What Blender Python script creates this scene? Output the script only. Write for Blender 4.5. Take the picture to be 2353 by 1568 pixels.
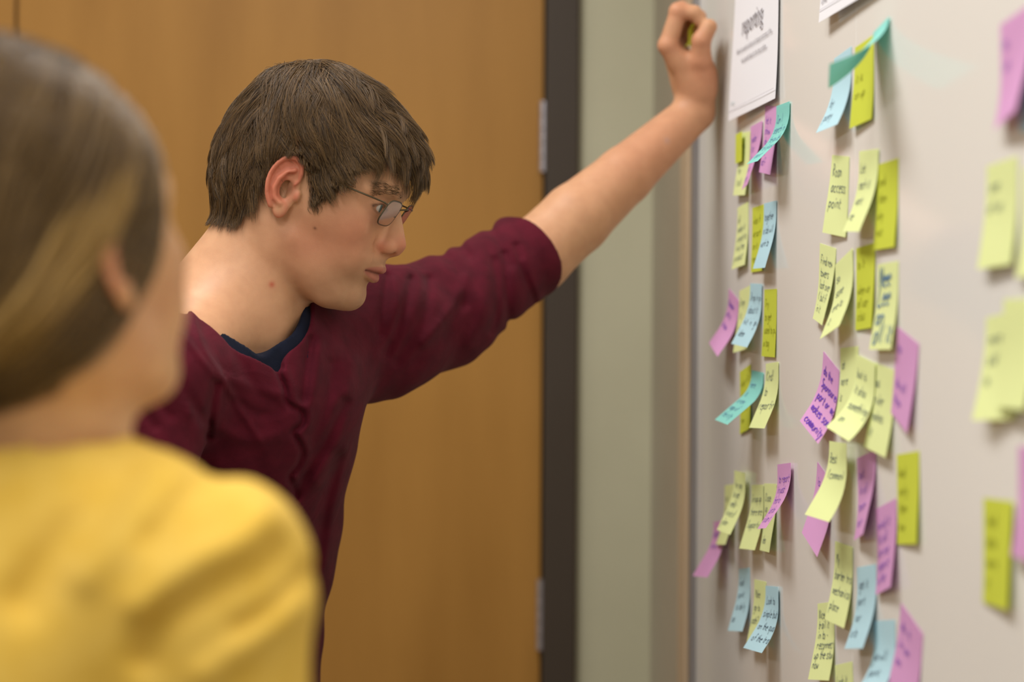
import bpy, math, random
import numpy as np
from mathutils import Vector, Matrix
for o in list(bpy.data.objects): bpy.data.objects.remove(o)
scn = bpy.context.scene
COL = scn.collection
# ------------------------------------------------------------------ camera, sky, lights, exposure
ZC = 1.38                                  # camera height
FPX, CX, CY, ROLL = 5000., 1176.5, 784., math.radians(.35)
cam_d = bpy.data.cameras.new('camera'); cam = bpy.data.objects.new('camera', cam_d); COL.objects.link(cam)
cam_d.sensor_width = 36; cam_d.lens = 36*FPX/2353; cam_d.clip_start = .05
cam.location = (0, 0, ZC)
cam.rotation_euler = (Matrix.Rotation(math.pi/2, 4, 'X') @ Matrix.Rotation(ROLL, 4, 'Z')).to_euler()
cam_d.dof.use_dof = True; cam_d.dof.focus_distance = 2.28; cam_d.dof.aperture_fstop = 3.0
scn.camera = cam
scn.view_settings.view_transform = 'Standard'; scn.view_settings.look = 'None'
scn.view_settings.gamma = 1; scn.view_settings.use_curve_mapping = False
scn.view_settings.exposure = -0.05
w = bpy.data.worlds.new('room_world'); scn.world = w; w.use_nodes = True
bg = w.node_tree.nodes['Background']; bg.inputs[0].default_value = (1, .95, .88, 1); bg.inputs[1].default_value = .3
def area(name, loc, size, power, col=(1, .86, .70), rot=(0, 0, 0)):
    d = bpy.data.lights.new(name, 'AREA'); d.shape = 'RECTANGLE'; d.size, d.size_y = size
    d.energy = power; d.color = col
    o = bpy.data.objects.new(name, d); COL.objects.link(o); o.location = loc; o.rotation_euler = rot; return o
WARM = (1, .985, .97)
for i, (lx, ly, e) in enumerate(((-.45, 2.15, 25), (-.45, .4, 24), (-.45, -1.5, 28), (-2.6, 1.7, 18), (-2.6, .2, 22), (-2.6, -1.5, 28))):
    area('ceiling_panel_light' + ('.%03d' % i if i else ''), (lx, ly, 2.70), (.35, 1.2), e, WARM)
# ------------------------------------------------------------------ helpers
def srgb(r, g, b):
    return tuple((c/255/12.92 if c/255 <= .04045 else ((c/255+.055)/1.055)**2.4) for c in (r, g, b)) + (1,)
def Pt(x, y, Y):
    """a point of the place at depth Y on the line of sight through photograph pixel (x, y)"""
    x2 = x-ROLL*(y-CY); y2 = y+ROLL*(x-CX)
    return np.array([(x2-CX)/FPX*Y, Y, (CY-y2)/FPX*Y+ZC])
def mat(name, col, rough=.6, spec=.5, **k):
    m = bpy.data.materials.new(name); m.use_nodes = True; b = m.node_tree.nodes['Principled BSDF']
    b.inputs['Base Color'].default_value = col; b.inputs['Roughness'].default_value = rough
    b.inputs['Specular IOR Level'].default_value = spec
    for kk, v in k.items(): b.inputs[kk.replace('_', ' ')].default_value = v
    return m
def nd(m, t, **k):
    n = m.node_tree.nodes.new(t)
    for a, v in k.items():
        if a.startswith('i_'): n.inputs[a[2:].replace('_', ' ')].default_value = v
        else: setattr(n, a, v)
    return n
def lk(m, a, b): m.node_tree.links.new(a, b)
def noise_mat(name, c1, c2, scale=5, rough=.6, spec=.4, bump=0, bscale=200, stretch=(1, 1, 1), **k):
    m = mat(name, c1, rough, spec, **k); b = m.node_tree.nodes['Principled BSDF']
    tc = nd(m, 'ShaderNodeTexCoord'); mp = nd(m, 'ShaderNodeMapping'); mp.inputs['Scale'].default_value = stretch
    lk(m, tc.outputs['Object'], mp.inputs['Vector'])
    n = nd(m, 'ShaderNodeTexNoise', i_Scale=scale, i_Detail=4.); lk(m, mp.outputs[0], n.inputs['Vector'])
    r = nd(m, 'ShaderNodeValToRGB'); r.color_ramp.elements[0].color = c1; r.color_ramp.elements[1].color = c2
    r.color_ramp.elements[0].position = .35; r.color_ramp.elements[1].position = .65
    lk(m, n.outputs['Fac'], r.inputs[0]); lk(m, r.outputs[0], b.inputs['Base Color'])
    if bump:
        n2 = nd(m, 'ShaderNodeTexNoise', i_Scale=bscale, i_Detail=3.); lk(m, mp.outputs[0], n2.inputs['Vector'])
        bp = nd(m, 'ShaderNodeBump', i_Strength=bump, i_Distance=.002); lk(m, n2.outputs['Fac'], bp.inputs['Height']); lk(m, bp.outputs[0], b.inputs['Normal'])
    return m
def tag(o, label=None, cat=None, group=None, kind=None):
    if label: o['label'] = label
    if cat: o['category'] = cat
    if group: o['group'] = group
    if kind: o['kind'] = kind
    return o
def empty(name, loc):
    o = bpy.data.objects.new(name, None); COL.objects.link(o); o.location = loc; o.empty_display_size = .05; return o
def mesh(name, V, Fc, m, parent=None, smooth=True, col=None):
    """arrays -> one linked object; world coordinates, kept under a parent by offsetting with the parent's location"""
    V = np.asarray(V, float)
    off = np.zeros(3); p = parent
    while p is not None: off += np.array(p.location); p = p.parent
    me = bpy.data.meshes.new(name)
    if isinstance(Fc, np.ndarray):
        n = len(Fc); me.vertices.add(len(V)); me.vertices.foreach_set('co', (V-off).ravel())
        me.loops.add(Fc.size); me.loops.foreach_set('vertex_index', Fc.ravel().astype(np.int32))
        me.polygons.add(n); me.polygons.foreach_set('loop_start', np.arange(n, dtype=np.int32)*Fc.shape[1])
        me.update(calc_edges=True); me.validate()
    else:
        me.from_pydata((V-off).tolist(), [], Fc)
    me.update()
    if smooth: me.polygons.foreach_set('use_smooth', [True]*len(me.polygons))
    if col is not None:
        a = me.color_attributes.new('tint', 'FLOAT_COLOR', 'POINT')
        c = np.ones((len(V), 4)); c[:, :3] = col; a.data.foreach_set('color', c.ravel())
    me.materials.append(m)
    o = bpy.data.objects.new(name, me); COL.objects.link(o)
    if parent is not None: o.parent = parent
    return o
def box(name, lo, hi, m, parent=None, bevel=0, frame=None):
    """box between lo and hi; frame=(origin, X, Y, Z) gives a turned frame"""
    lo = np.array(lo, float); hi = np.array(hi, float)
    V = np.array([[x, y, z] for x in (lo[0], hi[0]) for y in (lo[1], hi[1]) for z in (lo[2], hi[2])])
    if frame: V = frame[0]+V[:, :1]*frame[1]+V[:, 1:2]*frame[2]+V[:, 2:]*frame[3]
    Fc = [(0, 1, 3, 2), (4, 6, 7, 5), (0, 4, 5, 1), (2, 3, 7, 6), (0, 2, 6, 4), (1, 5, 7, 3)]
    o = mesh(name, V, Fc, m, parent, smooth=False)
    if bevel:
        b = o.modifiers.new('bevel', 'BEVEL'); b.width = bevel; b.segments = 2
    return o
def tube(pts, r, n=10, cap=True):
    pts = np.array(pts, float); r = np.broadcast_to(r, len(pts)); V = []; Fc = []
    T = np.gradient(pts, axis=0); T /= np.linalg.norm(T, axis=1)[:, None]
    u = np.cross(T[0], [0, 0, 1.]);
    if np.linalg.norm(u) < .1: u = np.cross(T[0], [1., 0, 0])
    for i in range(len(pts)):
        u = u-T[i]*(u@T[i]); u /= np.linalg.norm(u); v = np.cross(T[i], u)
        for k in range(n):
            a = 2*math.pi*k/n; V.append(pts[i]+r[i]*(u*math.cos(a)+v*math.sin(a)))
    for i in range(len(pts)-1):
        for k in range(n): Fc.append((i*n+k, i*n+(k+1) % n, (i+1)*n+(k+1) % n, (i+1)*n+k))
    if cap: Fc += [tuple(range(n))[::-1], tuple((len(pts)-1)*n+k for k in range(n))]
    return np.array(V), Fc
# ------------------------------------------------------------------ implicit modelling (numpy) -> one closed mesh
def cone(p, a, b, ra, rb):
    a = np.asarray(a, float); b = np.asarray(b, float); ba = b-a; q = p-a
    t = np.clip(q@ba/(ba@ba), 0, 1); q = q-t[:, None]*ba
    return np.sqrt((q*q).sum(1))-(ra+(rb-ra)*t)
def chain(p, pts, rs, k=0):
    d = None
    for i in range(len(pts)-1):
        c = cone(p, pts[i], pts[i+1], rs[i], rs[i+1]); d = c if d is None else (smin(d, c, k) if k else np.minimum(d, c))
    return d
def ell(p, c, r):
    q = p-np.asarray(c, float); r = np.asarray(r, float); a = np.sqrt(((q/r)**2).sum(1)); b = np.sqrt(((q/r**2)**2).sum(1))
    return a*(a-1)/np.maximum(b, 1e-6)
def ecap(p, a, b, ra, rb, u, s):
    """capsule whose cross section is stretched by s along unit u"""
    q = p-np.asarray(a, float); q = q+np.outer(q@u, u)*(1/s-1); b2 = np.asarray(b, float)-a; b2 = b2+u*(b2@u)*(1/s-1)
    return cone(q, np.zeros(3), b2, ra, rb)
def smin(a, b, k):
    h = np.clip(.5+.5*(b-a)/k, 0, 1); return b+(a-b)*h-k*h*(1-h)
def smax(a, b, k): return -smin(-a, -b, k)
def sdf_mesh(f, lo, hi, h, lev=5, slack=1.35):
    lo = np.asarray(lo, float); hi = np.asarray(hi, float); s = 2**lev
    n = np.ceil((hi-lo)/(h*s)).astype(int)
    c = np.stack(np.meshgrid(*[np.arange(k) for k in n], indexing='ij'), -1).reshape(-1, 3)
    off8 = np.array([[i, j, k] for i in (0, 1) for j in (0, 1) for k in (0, 1)])
    while True:
        d = f(lo+(c+.5)*h*s); c = c[np.abs(d) < slack*h*s*.8661+h*.2]
        if s == 1: break
        c = (c[:, None]*2+off8).reshape(-1, 3); s //= 2
    B = 1 << 20
    key = lambda q: ((q[..., 0]+4)*B+(q[..., 1]+4))*B+(q[..., 2]+4)
    ck = key(c[:, None]+off8)                                    # corners of every cell
    uk, inv = np.unique(ck.ravel(), return_inverse=True)
    uc = np.stack([uk//(B*B)-4, uk//B % B-4, uk % B-4], -1)
    val = np.empty(len(uc))
    for i in range(0, len(uc), 400000): val[i:i+400000] = f(lo+uc[i:i+400000]*h)
    v8 = val[inv].reshape(-1, 8); sg = v8 < 0
    act = sg.any(1) & ~sg.all(1); c = c[act]; v8 = v8[act]; sg = sg[act]
    o_ = np.argsort(key(c)); c = c[o_]; v8 = v8[o_]; sg = sg[o_]
    acc = np.zeros((len(c), 3)); cnt = np.zeros(len(c))
    for i in range(8):
        for j in range(i+1, 8):
            if np.abs(off8[i]-off8[j]).sum() != 1: continue
            m = sg[:, i] != sg[:, j]; t = v8[m, i]/(v8[m, i]-v8[m, j])
            acc[m] += off8[i]+t[:, None]*(off8[j]-off8[i]); cnt[m] += 1
    V = lo+(c+acc/cnt[:, None])*h; K = key(c); Q = []
    E = np.eye(3, dtype=int); idx = {0: 0, (1): 0}
    cidx = [4, 2, 1]
    for a in range(3):
        b_, c_ = (a+1) % 3, (a+2) % 3
        m = sg[:, 0] != sg[:, cidx[a]]; me = np.nonzero(m)[0]; cc = c[me]
        ids = [me]; ok = np.ones(len(me), bool)
        for d in (E[b_], E[b_]+E[c_], E[c_]):
            kk = key(cc-d); p = np.searchsorted(K, kk); p = np.minimum(p, len(K)-1); ok &= K[p] == kk; ids.append(p)
        q = np.stack(ids, 1)[ok]; fl = sg[me[ok], 0]
        q[~fl] = q[~fl][:, ::-1]; Q.append(q)
    return V, np.concatenate(Q)
def poly_sdf(poly, X, Z):
    """signed distance in the plane (positive inside) on arrays X, Z"""
    P_ = np.asarray(poly, float); d = np.full(X.shape, 1e9); ins = np.zeros(X.shape, bool)
    for i in range(len(P_)):
        a = P_[i]; b = P_[(i+1) % len(P_)]; e = b-a; wx, wz = X-a[0], Z-a[1]
        t = np.clip((wx*e[0]+wz*e[1])/(e@e), 0, 1); d = np.minimum(d, (wx-t*e[0])**2+(wz-t*e[1])**2)
        cr = (a[1] > Z) != (b[1] > Z)
        with np.errstate(all='ignore'): xi = (b[0]-a[0])*(Z-a[1])/(b[1]-a[1])+a[0]
        ins ^= cr & (X < xi)
    return np.where(ins, 1, -1)*np.sqrt(d)
def spline(pts, n=6, closed=False):
    P_ = np.asarray(pts, float); N = len(P_); out = []
    for i in range(N if closed else N-1):
        g = (lambda k: P_[k % N]) if closed else (lambda k: P_[min(max(k, 0), N-1)])
        p0, p1, p2, p3 = g(i-1), g(i), g(i+1), g(i+2)
        for t in np.arange(n)/n:
            out.append(.5*((2*p1)+(-p0+p2)*t+(2*p0-5*p1+4*p2-p3)*t*t+(-p0+3*p1-3*p2+p3)*t**3))
    if not closed: out.append(P_[-1])
    return np.array(out)
class Grid2:
    def __init__(s, x0, x1, z0, z1, h, fn):
        s.x0, s.z0, s.h = x0, z0, h; X, Z = np.meshgrid(np.arange(x0, x1, h), np.arange(z0, z1, h), indexing='ij'); s.v = fn(X, Z)
    def __call__(s, x, z):
        u = np.clip((x-s.x0)/s.h, 0, s.v.shape[0]-1.001); v = np.clip((z-s.z0)/s.h, 0, s.v.shape[1]-1.001)
        i = u.astype(int); j = v.astype(int); a = u-i; b = v-j
        return (s.v[i, j]*(1-a)+s.v[i+1, j]*a)*(1-b)+(s.v[i, j+1]*(1-a)+s.v[i+1, j+1]*a)*b
def rbf(ctrl, sig):
    C_ = np.array(ctrl)
    def fn(X, Z):
        num = 0; den = 1e-12
        for x, z, v in C_:
            g = np.exp(-((X-x)**2+(Z-z)**2)/(2*sig**2))+1e-9; num = num+g*v; den = den+g
        return num/den
    return fn
# ------------------------------------------------------------------ the head (local frame: x forward, y to the person's left, z up, origin between the ears)
PROF = spline([(-.106, -.03), (-.1125, -.0064), (-.1155, .025), (-.110, .060), (-.0965, .094), (-.0747, .118), (-.0447, .133), (-.0094, .1327), (.0244, .1222),
               (.0536, .1031), (.0739, .0811), (.0850, .0565), (.0885, .0360), (.0850, .0160), (.0835, 0), (.0840, -.015), (.0860, -.030), (.0882, -.040),
               (.0872, -.050), (.0850, -.059), (.0815, -.069), (.0825, -.080), (.0815, -.0896), (.0750, -.0985), (.0640, -.1025), (.050, -.104), (.0339, -.1035),
               (.015, -.100), (-.02, -.092), (-.06, -.078), (-.09, -.055)], 4, True)
_d = Grid2(-.16, .16, -.16, .19, .001, lambda X, Z: poly_sdf(PROF, X, Z))
_w = Grid2(-.16, .16, -.16, .19, .002, rbf([(-.02, .06, .0775), (.05, .06, .066), (.08, .05, .056), (-.09, .05, .064), (-.02, .12, .074), (.05, .095, .064), (0, 0, .0715), (.04, .0, .0690),
      (.07, 0, .060), (-.08, -.02, .062), (0, -.05, .0625), (.02, -.08, .056), (.05, -.06, .053), (.05, -.095, .041), (.08, -.04, .050), (.08, -.085, .031), (-.05, -.07, .055)], .02))
_D = Grid2(-.16, .16, -.16, .19, .002, rbf([(-.02, .06, .080), (.06, .08, .07), (-.09, .05, .07), (0, .12, .08), (0, 0, .06), (.08, .03, .050), (.08, 0, .048), (.08, -.04, .040),
      (.08, -.085, .034), (.04, -.09, .026), (0, -.08, .03), (-.08, -.03, .06)], .022))
def head_base(p):
    x, y, z = p.T; w_ = _w(x, z); u = np.minimum(_d(x, z)/_D(x, z), 1)
    q = np.where(u > 0, 2*u-u*u, 2*u)
    return (y*y-w_*w_*q)/(2*np.maximum(.055, np.minimum(np.abs(y), .08)))
EAR = [(.000, .014), (-.004, .026), (-.014, .0325), (-.027, .0285), (-.0350, .016), (-.0365, .002), (-.0325, -.011), (-.0245, -.0215), (-.0150, -.0290), (-.0075, -.0275), (-.0030, -.019)]
_ear2 = Grid2(-.06, .03, -.05, .06, .001, lambda X, Z: poly_sdf(spline(EAR+[(.001, -.005)], 4, True), X, Z))
def ear_y(x): return .0735-.24*x
def ear_pt(x, z, up=0): return np.array([x, ear_y(x)+up, z])
def ear_f(p):
    p = p.copy(); p[:, 0] = -.004+(p[:, 0]+.004)/.84
    yy = (p[:, 1]-ear_y(p[:, 0]))*.94
    plate = smax(-_ear2(p[:, 0], p[:, 2]), np.abs(yy)-.0017, .0025)
    hel = chain(p, [ear_pt(x, z, .0028) for x, z in spline([(-.008, .004), (-.002, .012)]+EAR[1:8], 2)], [.0016]*3+[.0027]*20)
    lobe = ell(p, ear_pt(-.0125, -.0225, .001), (.0078, .0036, .0085))
    anti = chain(p, [ear_pt(x, z, .0030) for x, z in [(-.010, .021), (-.019, .0155), (-.0250, .007), (-.0265, -.003), (-.0225, -.012), (-.014, -.0165)]], [.0022, .0026, .003, .003, .003, .0032])
    root = cone(p, (-.010, .068, .010), (-.008, .068, -.012), .0065, .006)
    d = smin(plate, hel, .0022); d = smin(d, lobe, .004); d = smin(d, anti, .0025); d = smin(d, root, .004)
    d = smax(d, -ell(p, ear_pt(-.0130, -.0005, .0045), (.0080, .0075, .0115)), .003)
    d = smax(d, -ell(p, ear_pt(-.012, .0135, .0040), (.006, .0035, .0035)), .002)
    return d
def face_f(p0, fem=False):
    """whole head in its local frame, both sides at once"""
    d = head_base(p0); near = d < .05
    if not near.any(): return d
    p = p0[near].copy(); d2 = d[near]; p[:, 1] = np.abs(p[:, 1])
    k = .010
    d2 = smin(d2, chain(p, [(.080, .006, .0335), (.0795, .022, .0365), (.070, .040, .034), (.060, .050, .027)], [.0075, .0085, .008, .006]), .008)      # brow ridge
    d2 = smin(d2, ell(p, (.056, .046, -.012), (.018, .011, .014)), .02)
    d2 = smin(d2, ell(p, (.050, .036, -.042), (.024, .014, .024)), .02)                                                                       # cheek bone
    d2 = smin(d2, cone(p, (.004, .054, -.048), (.052, .028, -.088), .010, .012), .022)                                                         # jaw
    d2 = smin(d2, ell(p, (.0665, .008, -.084), (.0160, .017, .0145)), .008)                                                                    # chin
    d2 = smax(d2, -ell(p, (.0935, .031, .0135), (.0175, .019, .0125)), .010)                                                                   # eye socket
    lid = ell(p, (.0650, .031, .0140), (.0137, .0145, .0137))
    d2 = smin(d2, lid, .0045)
    d2 = smax(d2, -ell(p, (.0790, .0315, .0132), (.0075, .0115, .0042)), .0010)                                                                # opening between the lids
    nose = cone(p, (.0815, 0, .0180), (.0990, 0, -.0170), .0062, .0092)
    nose = smin(nose, cone(p, (.077, 0, .012), (.087, 0, -.017), .0095, .0150), .008)
    nose = smin(nose, ell(p, (.0915, .0115, -.0220), (.0105, .0062, .0080)), .004)
    nose = smin(nose, cone(p, (.1, 0, -.0240), (.0895, 0, -.0310), .0048, .0050), .004)
    d2 = smin(d2, nose, .006)
    d2 = smax(d2, -ell(p, (.0975, .0068, -.0310), (.0075, .0034, .0062)), .0018)                                                               # nostril
    d2 = smax(d2, -chain(p, [(.0855, .0215, -.013), (.0800, .0215, -.024), (.0855, .018, -.0310)], [.0012]*3), .0045)                              # groove round the wing
    d2 = smin(d2, ell(p, (.0800, 0, -.0425), (.0120, .020, .0100)), .010)                                                                      # upper lip swell
    ul = chain(p, [(.0770, .0245, -.0520), (.0850, .0160, -.0495), (.0915, .0065, -.0472), (.0925, 0, -.0478)], [.0012, .0030, .0044, .0042])
    ll = chain(p, [(.0770, .0240, -.0535), (.0835, .0140, -.0570), (.0870, .0050, -.0585), (.0872, 0, -.0585)], [.0012, .0038, .0052, .0054])
    d2 = smin(d2, ul, .0030); d2 = smin(d2, ll, .0030)
    d2 = smax(d2, -chain(p, [(.0765, .0265, -.0528), (.0880, .0160, -.0524), (.0965, .0065, -.0522), (.0985, 0, -.0524)], [.0006, .0009, .0009, .0009]), .0022)
    e = ear_f(p); d2 = smax(d2, -ell(p, (-.0105, .076, -.001), (.0075, .010, .0105)), .003)
    d2 = smin(d2, e, .003)
    d2 = smin(d2, ell(p, (.0005, .0735, -.0035), (.0035, .0048, .0062)), .003)                                                                 # tragus
    out = d.copy(); out[near] = d2
    return out
def head_frame(ear_near, side, yaw, pitch, scale=1., roll=0.):
    """ear_near: world point of the ear hole on `side` (-1 the person's right)"""
    F_ = np.array([math.cos(yaw)*math.cos(pitch), math.sin(yaw)*math.cos(pitch), -math.sin(pitch)])
    L_ = np.array([-math.sin(yaw), math.cos(yaw), 0.]); U_ = np.cross(F_, L_)
    L2 = L_*math.cos(roll)+U_*math.sin(roll); U2 = np.cross(F_, L2)
    R_ = np.stack([F_, L2, U2]); O_ = np.asarray(ear_near)-side*.072*scale*L2
    return O_, R_, scale
def to_local(fr, p): return ((p-fr[0])@fr[1].T)/fr[2]
def to_world(fr, q): return np.asarray(q)@fr[1]*fr[2]+fr[0]
# ------------------------------------------------------------------ the room
WN = np.array([-1, -.0652, 0.]); WN /= np.linalg.norm(WN); WD = np.array([-.0652, 1, 0.]); WD /= np.linalg.norm(WD); UP = np.array([0, 0, 1.])
W0 = np.array([.4508, 0, 0.])                                     # the board's surface: W0 + s*WD, s metres away along the board
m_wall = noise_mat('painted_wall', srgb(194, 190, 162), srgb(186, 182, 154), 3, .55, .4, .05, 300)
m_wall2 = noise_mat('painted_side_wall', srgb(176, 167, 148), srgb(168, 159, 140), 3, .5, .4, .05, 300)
m_frame = mat('door_frame_paint', srgb(68, 58, 48), .5, .3)
m_door = noise_mat('door_veneer', srgb(174, 126, 60), srgb(158, 112, 50), 2.2, .45, .25, 0, 0, (3., 3., .5))
m_metal = mat('brushed_metal', srgb(190, 184, 190), .35, .5, Metallic=.8)
m_alu = mat('board_trim_metal', srgb(150, 146, 146), .35, .5, Metallic=.6)
m_board = mat('whiteboard_enamel', srgb(238, 235, 229), .10, .38); m_board.node_tree.nodes['Principled BSDF'].inputs['IOR'].default_value = 1.27
m_floor = noise_mat('carpet', srgb(140, 130, 118), srgb(118, 108, 98), 60, .95, .1, .3, 400)
m_ceil = noise_mat('ceiling_tile', srgb(225, 220, 208), srgb(214, 208, 196), 80, .9, .2)
YB = 3.56                                                         # back wall
def st(o): o['kind'] = 'structure'; return o
st(box('floor', (-4.6, -2.6, -.06), (.62, YB+.2, 0), m_floor))
st(box('ceiling', (-4.6, -2.6, 2.72), (.62, YB+.2, 2.78), m_ceil))
xl, xr = Pt(34, 784, YB)[0], Pt(1250, 784, YB)[0]                 # door edges
xf = Pt(1327, 784, YB)[0]
zd = 2.16
bw = empty('wall_back', (0, YB, 0)); st(bw)
for lo, hi in (((xf-.01, YB, 0), (.62, YB+.12, 2.72)), ((xl-.98, YB, zd+.05), (xf-.01, YB+.12, 2.72)), ((-4.6, YB, 0), (xl-.98, YB+.12, 2.72))):
    box('wall_panel', lo, hi, m_wall, bw)
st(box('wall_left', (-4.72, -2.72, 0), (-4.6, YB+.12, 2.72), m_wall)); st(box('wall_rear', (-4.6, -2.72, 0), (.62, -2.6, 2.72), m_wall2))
# door frame and doors
tr = empty('trim_1', (0, YB, 0)); st(tr)
box('door_jamb', (xr, YB-.018, 0), (xf, YB+.12, zd+.05), m_frame, tr, .003)
box('door_stop', (xr-.012, YB+.055, 0), (xr, YB+.12, zd), m_frame, tr, .002)
box('door_jamb', (xl-.98, YB-.018, 0), (xl-.93, YB+.12, zd+.05), m_frame, tr, .003)
box('door_head', (xl-.93, YB-.018, zd), (xr, YB+.12, zd+.05), m_frame, tr, .003)
for nm, a, b in (('door_1', xl, xr-.003), ('door_2', xl-.925, xl-.005)):
    d = empty(nm, ((a+b)/2, YB, 0)); st(d)
    box('door_leaf', (a, YB+.006, .012), (b, YB+.05, zd-.004), m_door, d, .002)
    hx = b+.001 if nm == 'door_1' else a-.001
    for y0 in (313, 1412, -786):
        zc = Pt(1254, y0, YB)[2]
        if not .1 < zc < 2.1: continue
        h = empty('hinge', (hx, YB-.002, zc)); h.parent = d; h.location = (hx-d.location[0], -.002, zc)
        for k in range(5):
            V, Fc = tube([(hx, YB-.002, zc+(k-2.5)*.0232+.0006), (hx, YB-.002, zc+(k-1.5)*.0232-.0006)], .0075, 14)
            mesh('hinge_knuckle', V, Fc, m_metal, h, smooth=False)
    hdx = a+.07 if nm == 'door_1' else b-.07
    V, Fc = tube([(hdx, YB+.008, .98), (hdx, YB-.045, .98), (hdx+(.11 if nm == 'door_1' else -.11), YB-.05, .98)], [.010, .010, .009], 12)
    mesh('door_handle', V, Fc, m_metal, d)
# side wall with the whiteboard
SF = (W0-WN*.0, WD, -WN, UP)                                      # box frame: along the board, into the wall, up
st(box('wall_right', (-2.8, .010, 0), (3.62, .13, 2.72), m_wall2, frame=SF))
sl, sr, seam, zb, zt = 2254/(1603-850)*1.0021, .35, 2254/(1963-850)*1.0021, .50, 2.40
wb = empty('whiteboard', W0+WD*1.5+UP*zb); tag(wb, 'glossy cream whiteboard on the right wall, covered in sticky notes', 'whiteboard')
box('board_panel', (seam+.0006, 0, zb), (sl, .0095, zt), m_board, wb, .0004, SF)
box('board_panel', (sr, 0, zb), (seam-.0006, .0095, zt), m_board, wb, .0004, SF)
box('side_trim', (sl, -.0085, zb-.02), (sl+.018, .0095, zt+.02), m_alu, wb, .001, SF)
box('side_trim', (sr-.018, -.0085, zb-.02), (sr, .0095, zt+.02), m_alu, wb, .001, SF)
box('top_trim', (sr, -.0085, zt), (sl, .0095, zt+.02), m_alu, wb, .001, SF)
box('marker_tray', (sr, -.055, zb-.02), (sl, .0095, zb), m_alu, wb, .001, SF)
# a painted cover strip in the corner between side wall and board
s1, s2 = 2254/(1582-850)*1.0021, 2254/(1566-850)*1.0021
st(box('trim_2', (s1, -.004, 0), (s2, .011, 2.72), mat('corner_strip', srgb(196, 172, 142), .35, .5), bevel=.002, frame=SF))
# ------------------------------------------------------------------ sticky notes
PAPER = {'pale': (242, 250, 178), 'lime': (220, 228, 78), 'purple': (230, 170, 218), 'teal': (160, 232, 222), 'blue': (196, 232, 242)}
m_paper = {}
for k, c in PAPER.items():
    m = mat('paper_'+k, srgb(*c), .75, .25); b = m.node_tree.nodes['Principled BSDF']
    tl = nd(m, 'ShaderNodeBsdfTranslucent'); tl.inputs[0].default_value = srgb(*[max(0, int(v*.96)) for v in c]); mx = nd(m, 'ShaderNodeMixShader'); mx.inputs[0].default_value = .30 if k == 'teal' else .14
    out = m.node_tree.nodes['Material Output']; lk(m, b.outputs[0], mx.inputs[1]); lk(m, tl.outputs[0], mx.inputs[2]); lk(m, mx.outputs[0], out.inputs[0]); m_paper[k] = m
m_ink = {'dark': mat('dark_blue_ink', srgb(74, 92, 110), .6, .2), 'purple': mat('purple_ink', srgb(120, 76, 190), .6, .2), 'olive': mat('ink_on_lime', srgb(140, 142, 40), .6, .2), 'blue': mat('blue_ink', srgb(90, 130, 170), .6, .2), 'black': mat('printed_ink', srgb(130, 124, 128), .6, .2)}
GL = dict(a='46 26 05 04 13 33 45 46 43', b='09 03 23 44 45 26 05', c='46 26 05 04 13 43', d='46 26 05 04 13 33 45 49 43', e='05 45 46 26 05 04 13 43', f='48 39 28 23|06 46',
  g='46 26 05 04 13 34 46 41 30 10', h='09 03|05 26 45 43', i='16 13|18 17', j='26 21 10|28 27', k='09 03|46 05 43', l='19 14 23', m='06 03|05 16 25 23|25 36 45 43', n='06 03|05 26 45 43',
  o='26 05 04 13 33 44 45 26', p='06 00|05 26 45 44 23 04', q='46 26 05 04 23 44|46 40', r='06 03|05 26 36', s='46 16 05 44 33 03', t='18 14 23 33|06 36', u='06 04 13 33 45|46 43', v='06 23 46',
  w='06 13 25 33 46', x='06 43|46 03', y='06 24|46 10', z='06 46 03 43', A='03 29 43|15 35', B='03 09 38 36 06|36 44 23 03', C='48 29 06 04 23 44', D='03 09 29 46 23 03', F='03 09 49|06 36',
  G='48 29 06 04 23 44 45 25', I='29 23', K='09 03|49 06 43', L='09 03 43', M='03 09 25 49 43', N='03 09 43 49', R='03 09 38 37 06 43', S='48 29 07 45 34 03', T='09 49|29 23', P='03 09 38 47 06')
GL.update({'-': '15 35', '!': '29 25|24 23', '.': '13 14', "'": '19 18', '?': '08 29 48 25|24 23', '&': '43 08 29 06 13 44', '(': '29 06 23', ')': '09 26 03', ',': '13 02'})
def note_surf(a, b, q, lay=0.):
    if len(q) == 4:                                              # a sheet peeled off at both lower corners: four world corners
        TL, TR, BR, BL = [np.array(v) for v in q]; u = (a/.0762+.5)[..., None]; t = (b/.0762)[..., None]
        dn = np.array([0, 0, -.024])
        Lf = (1-t)**2*TL+2*t*(1-t)*(TL+dn)+t*t*BL; Rt = (1-t)**2*TR+2*t*(1-t)*(TR+dn)+t*t*BR
        return Lf*(1-u)+Rt*u+WN*(np.broadcast_to(lay, a.shape)[..., None]+.006*np.sin(t*3.14)*np.sin(u*3.14))
    s, z, phi, kp, psi, t0, tm = q
    es, ec = math.sin(psi), math.cos(psi); t = a*es+b*ec-t0; tp = np.maximum(t, 0)
    ta = np.minimum(tp, tm); te = tp-ta
    al = np.sin(kp*ta)/kp+te*np.cos(kp*ta)-tp; of = (1-np.cos(kp*ta))/kp+te*np.sin(kp*ta)+lay
    a2 = a+es*al; b2 = b+ec*al; c, sn = math.cos(phi), math.sin(phi)
    r = a2*c+b2*sn; d = -a2*sn+b2*c
    g = np.stack([np.full_like(a, W0[0]), np.zeros_like(a), np.full_like(a, ZC)], -1)
    return g+(s-r)[..., None]*WD+(z-d)[..., None]*UP+of[..., None]*WN
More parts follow.
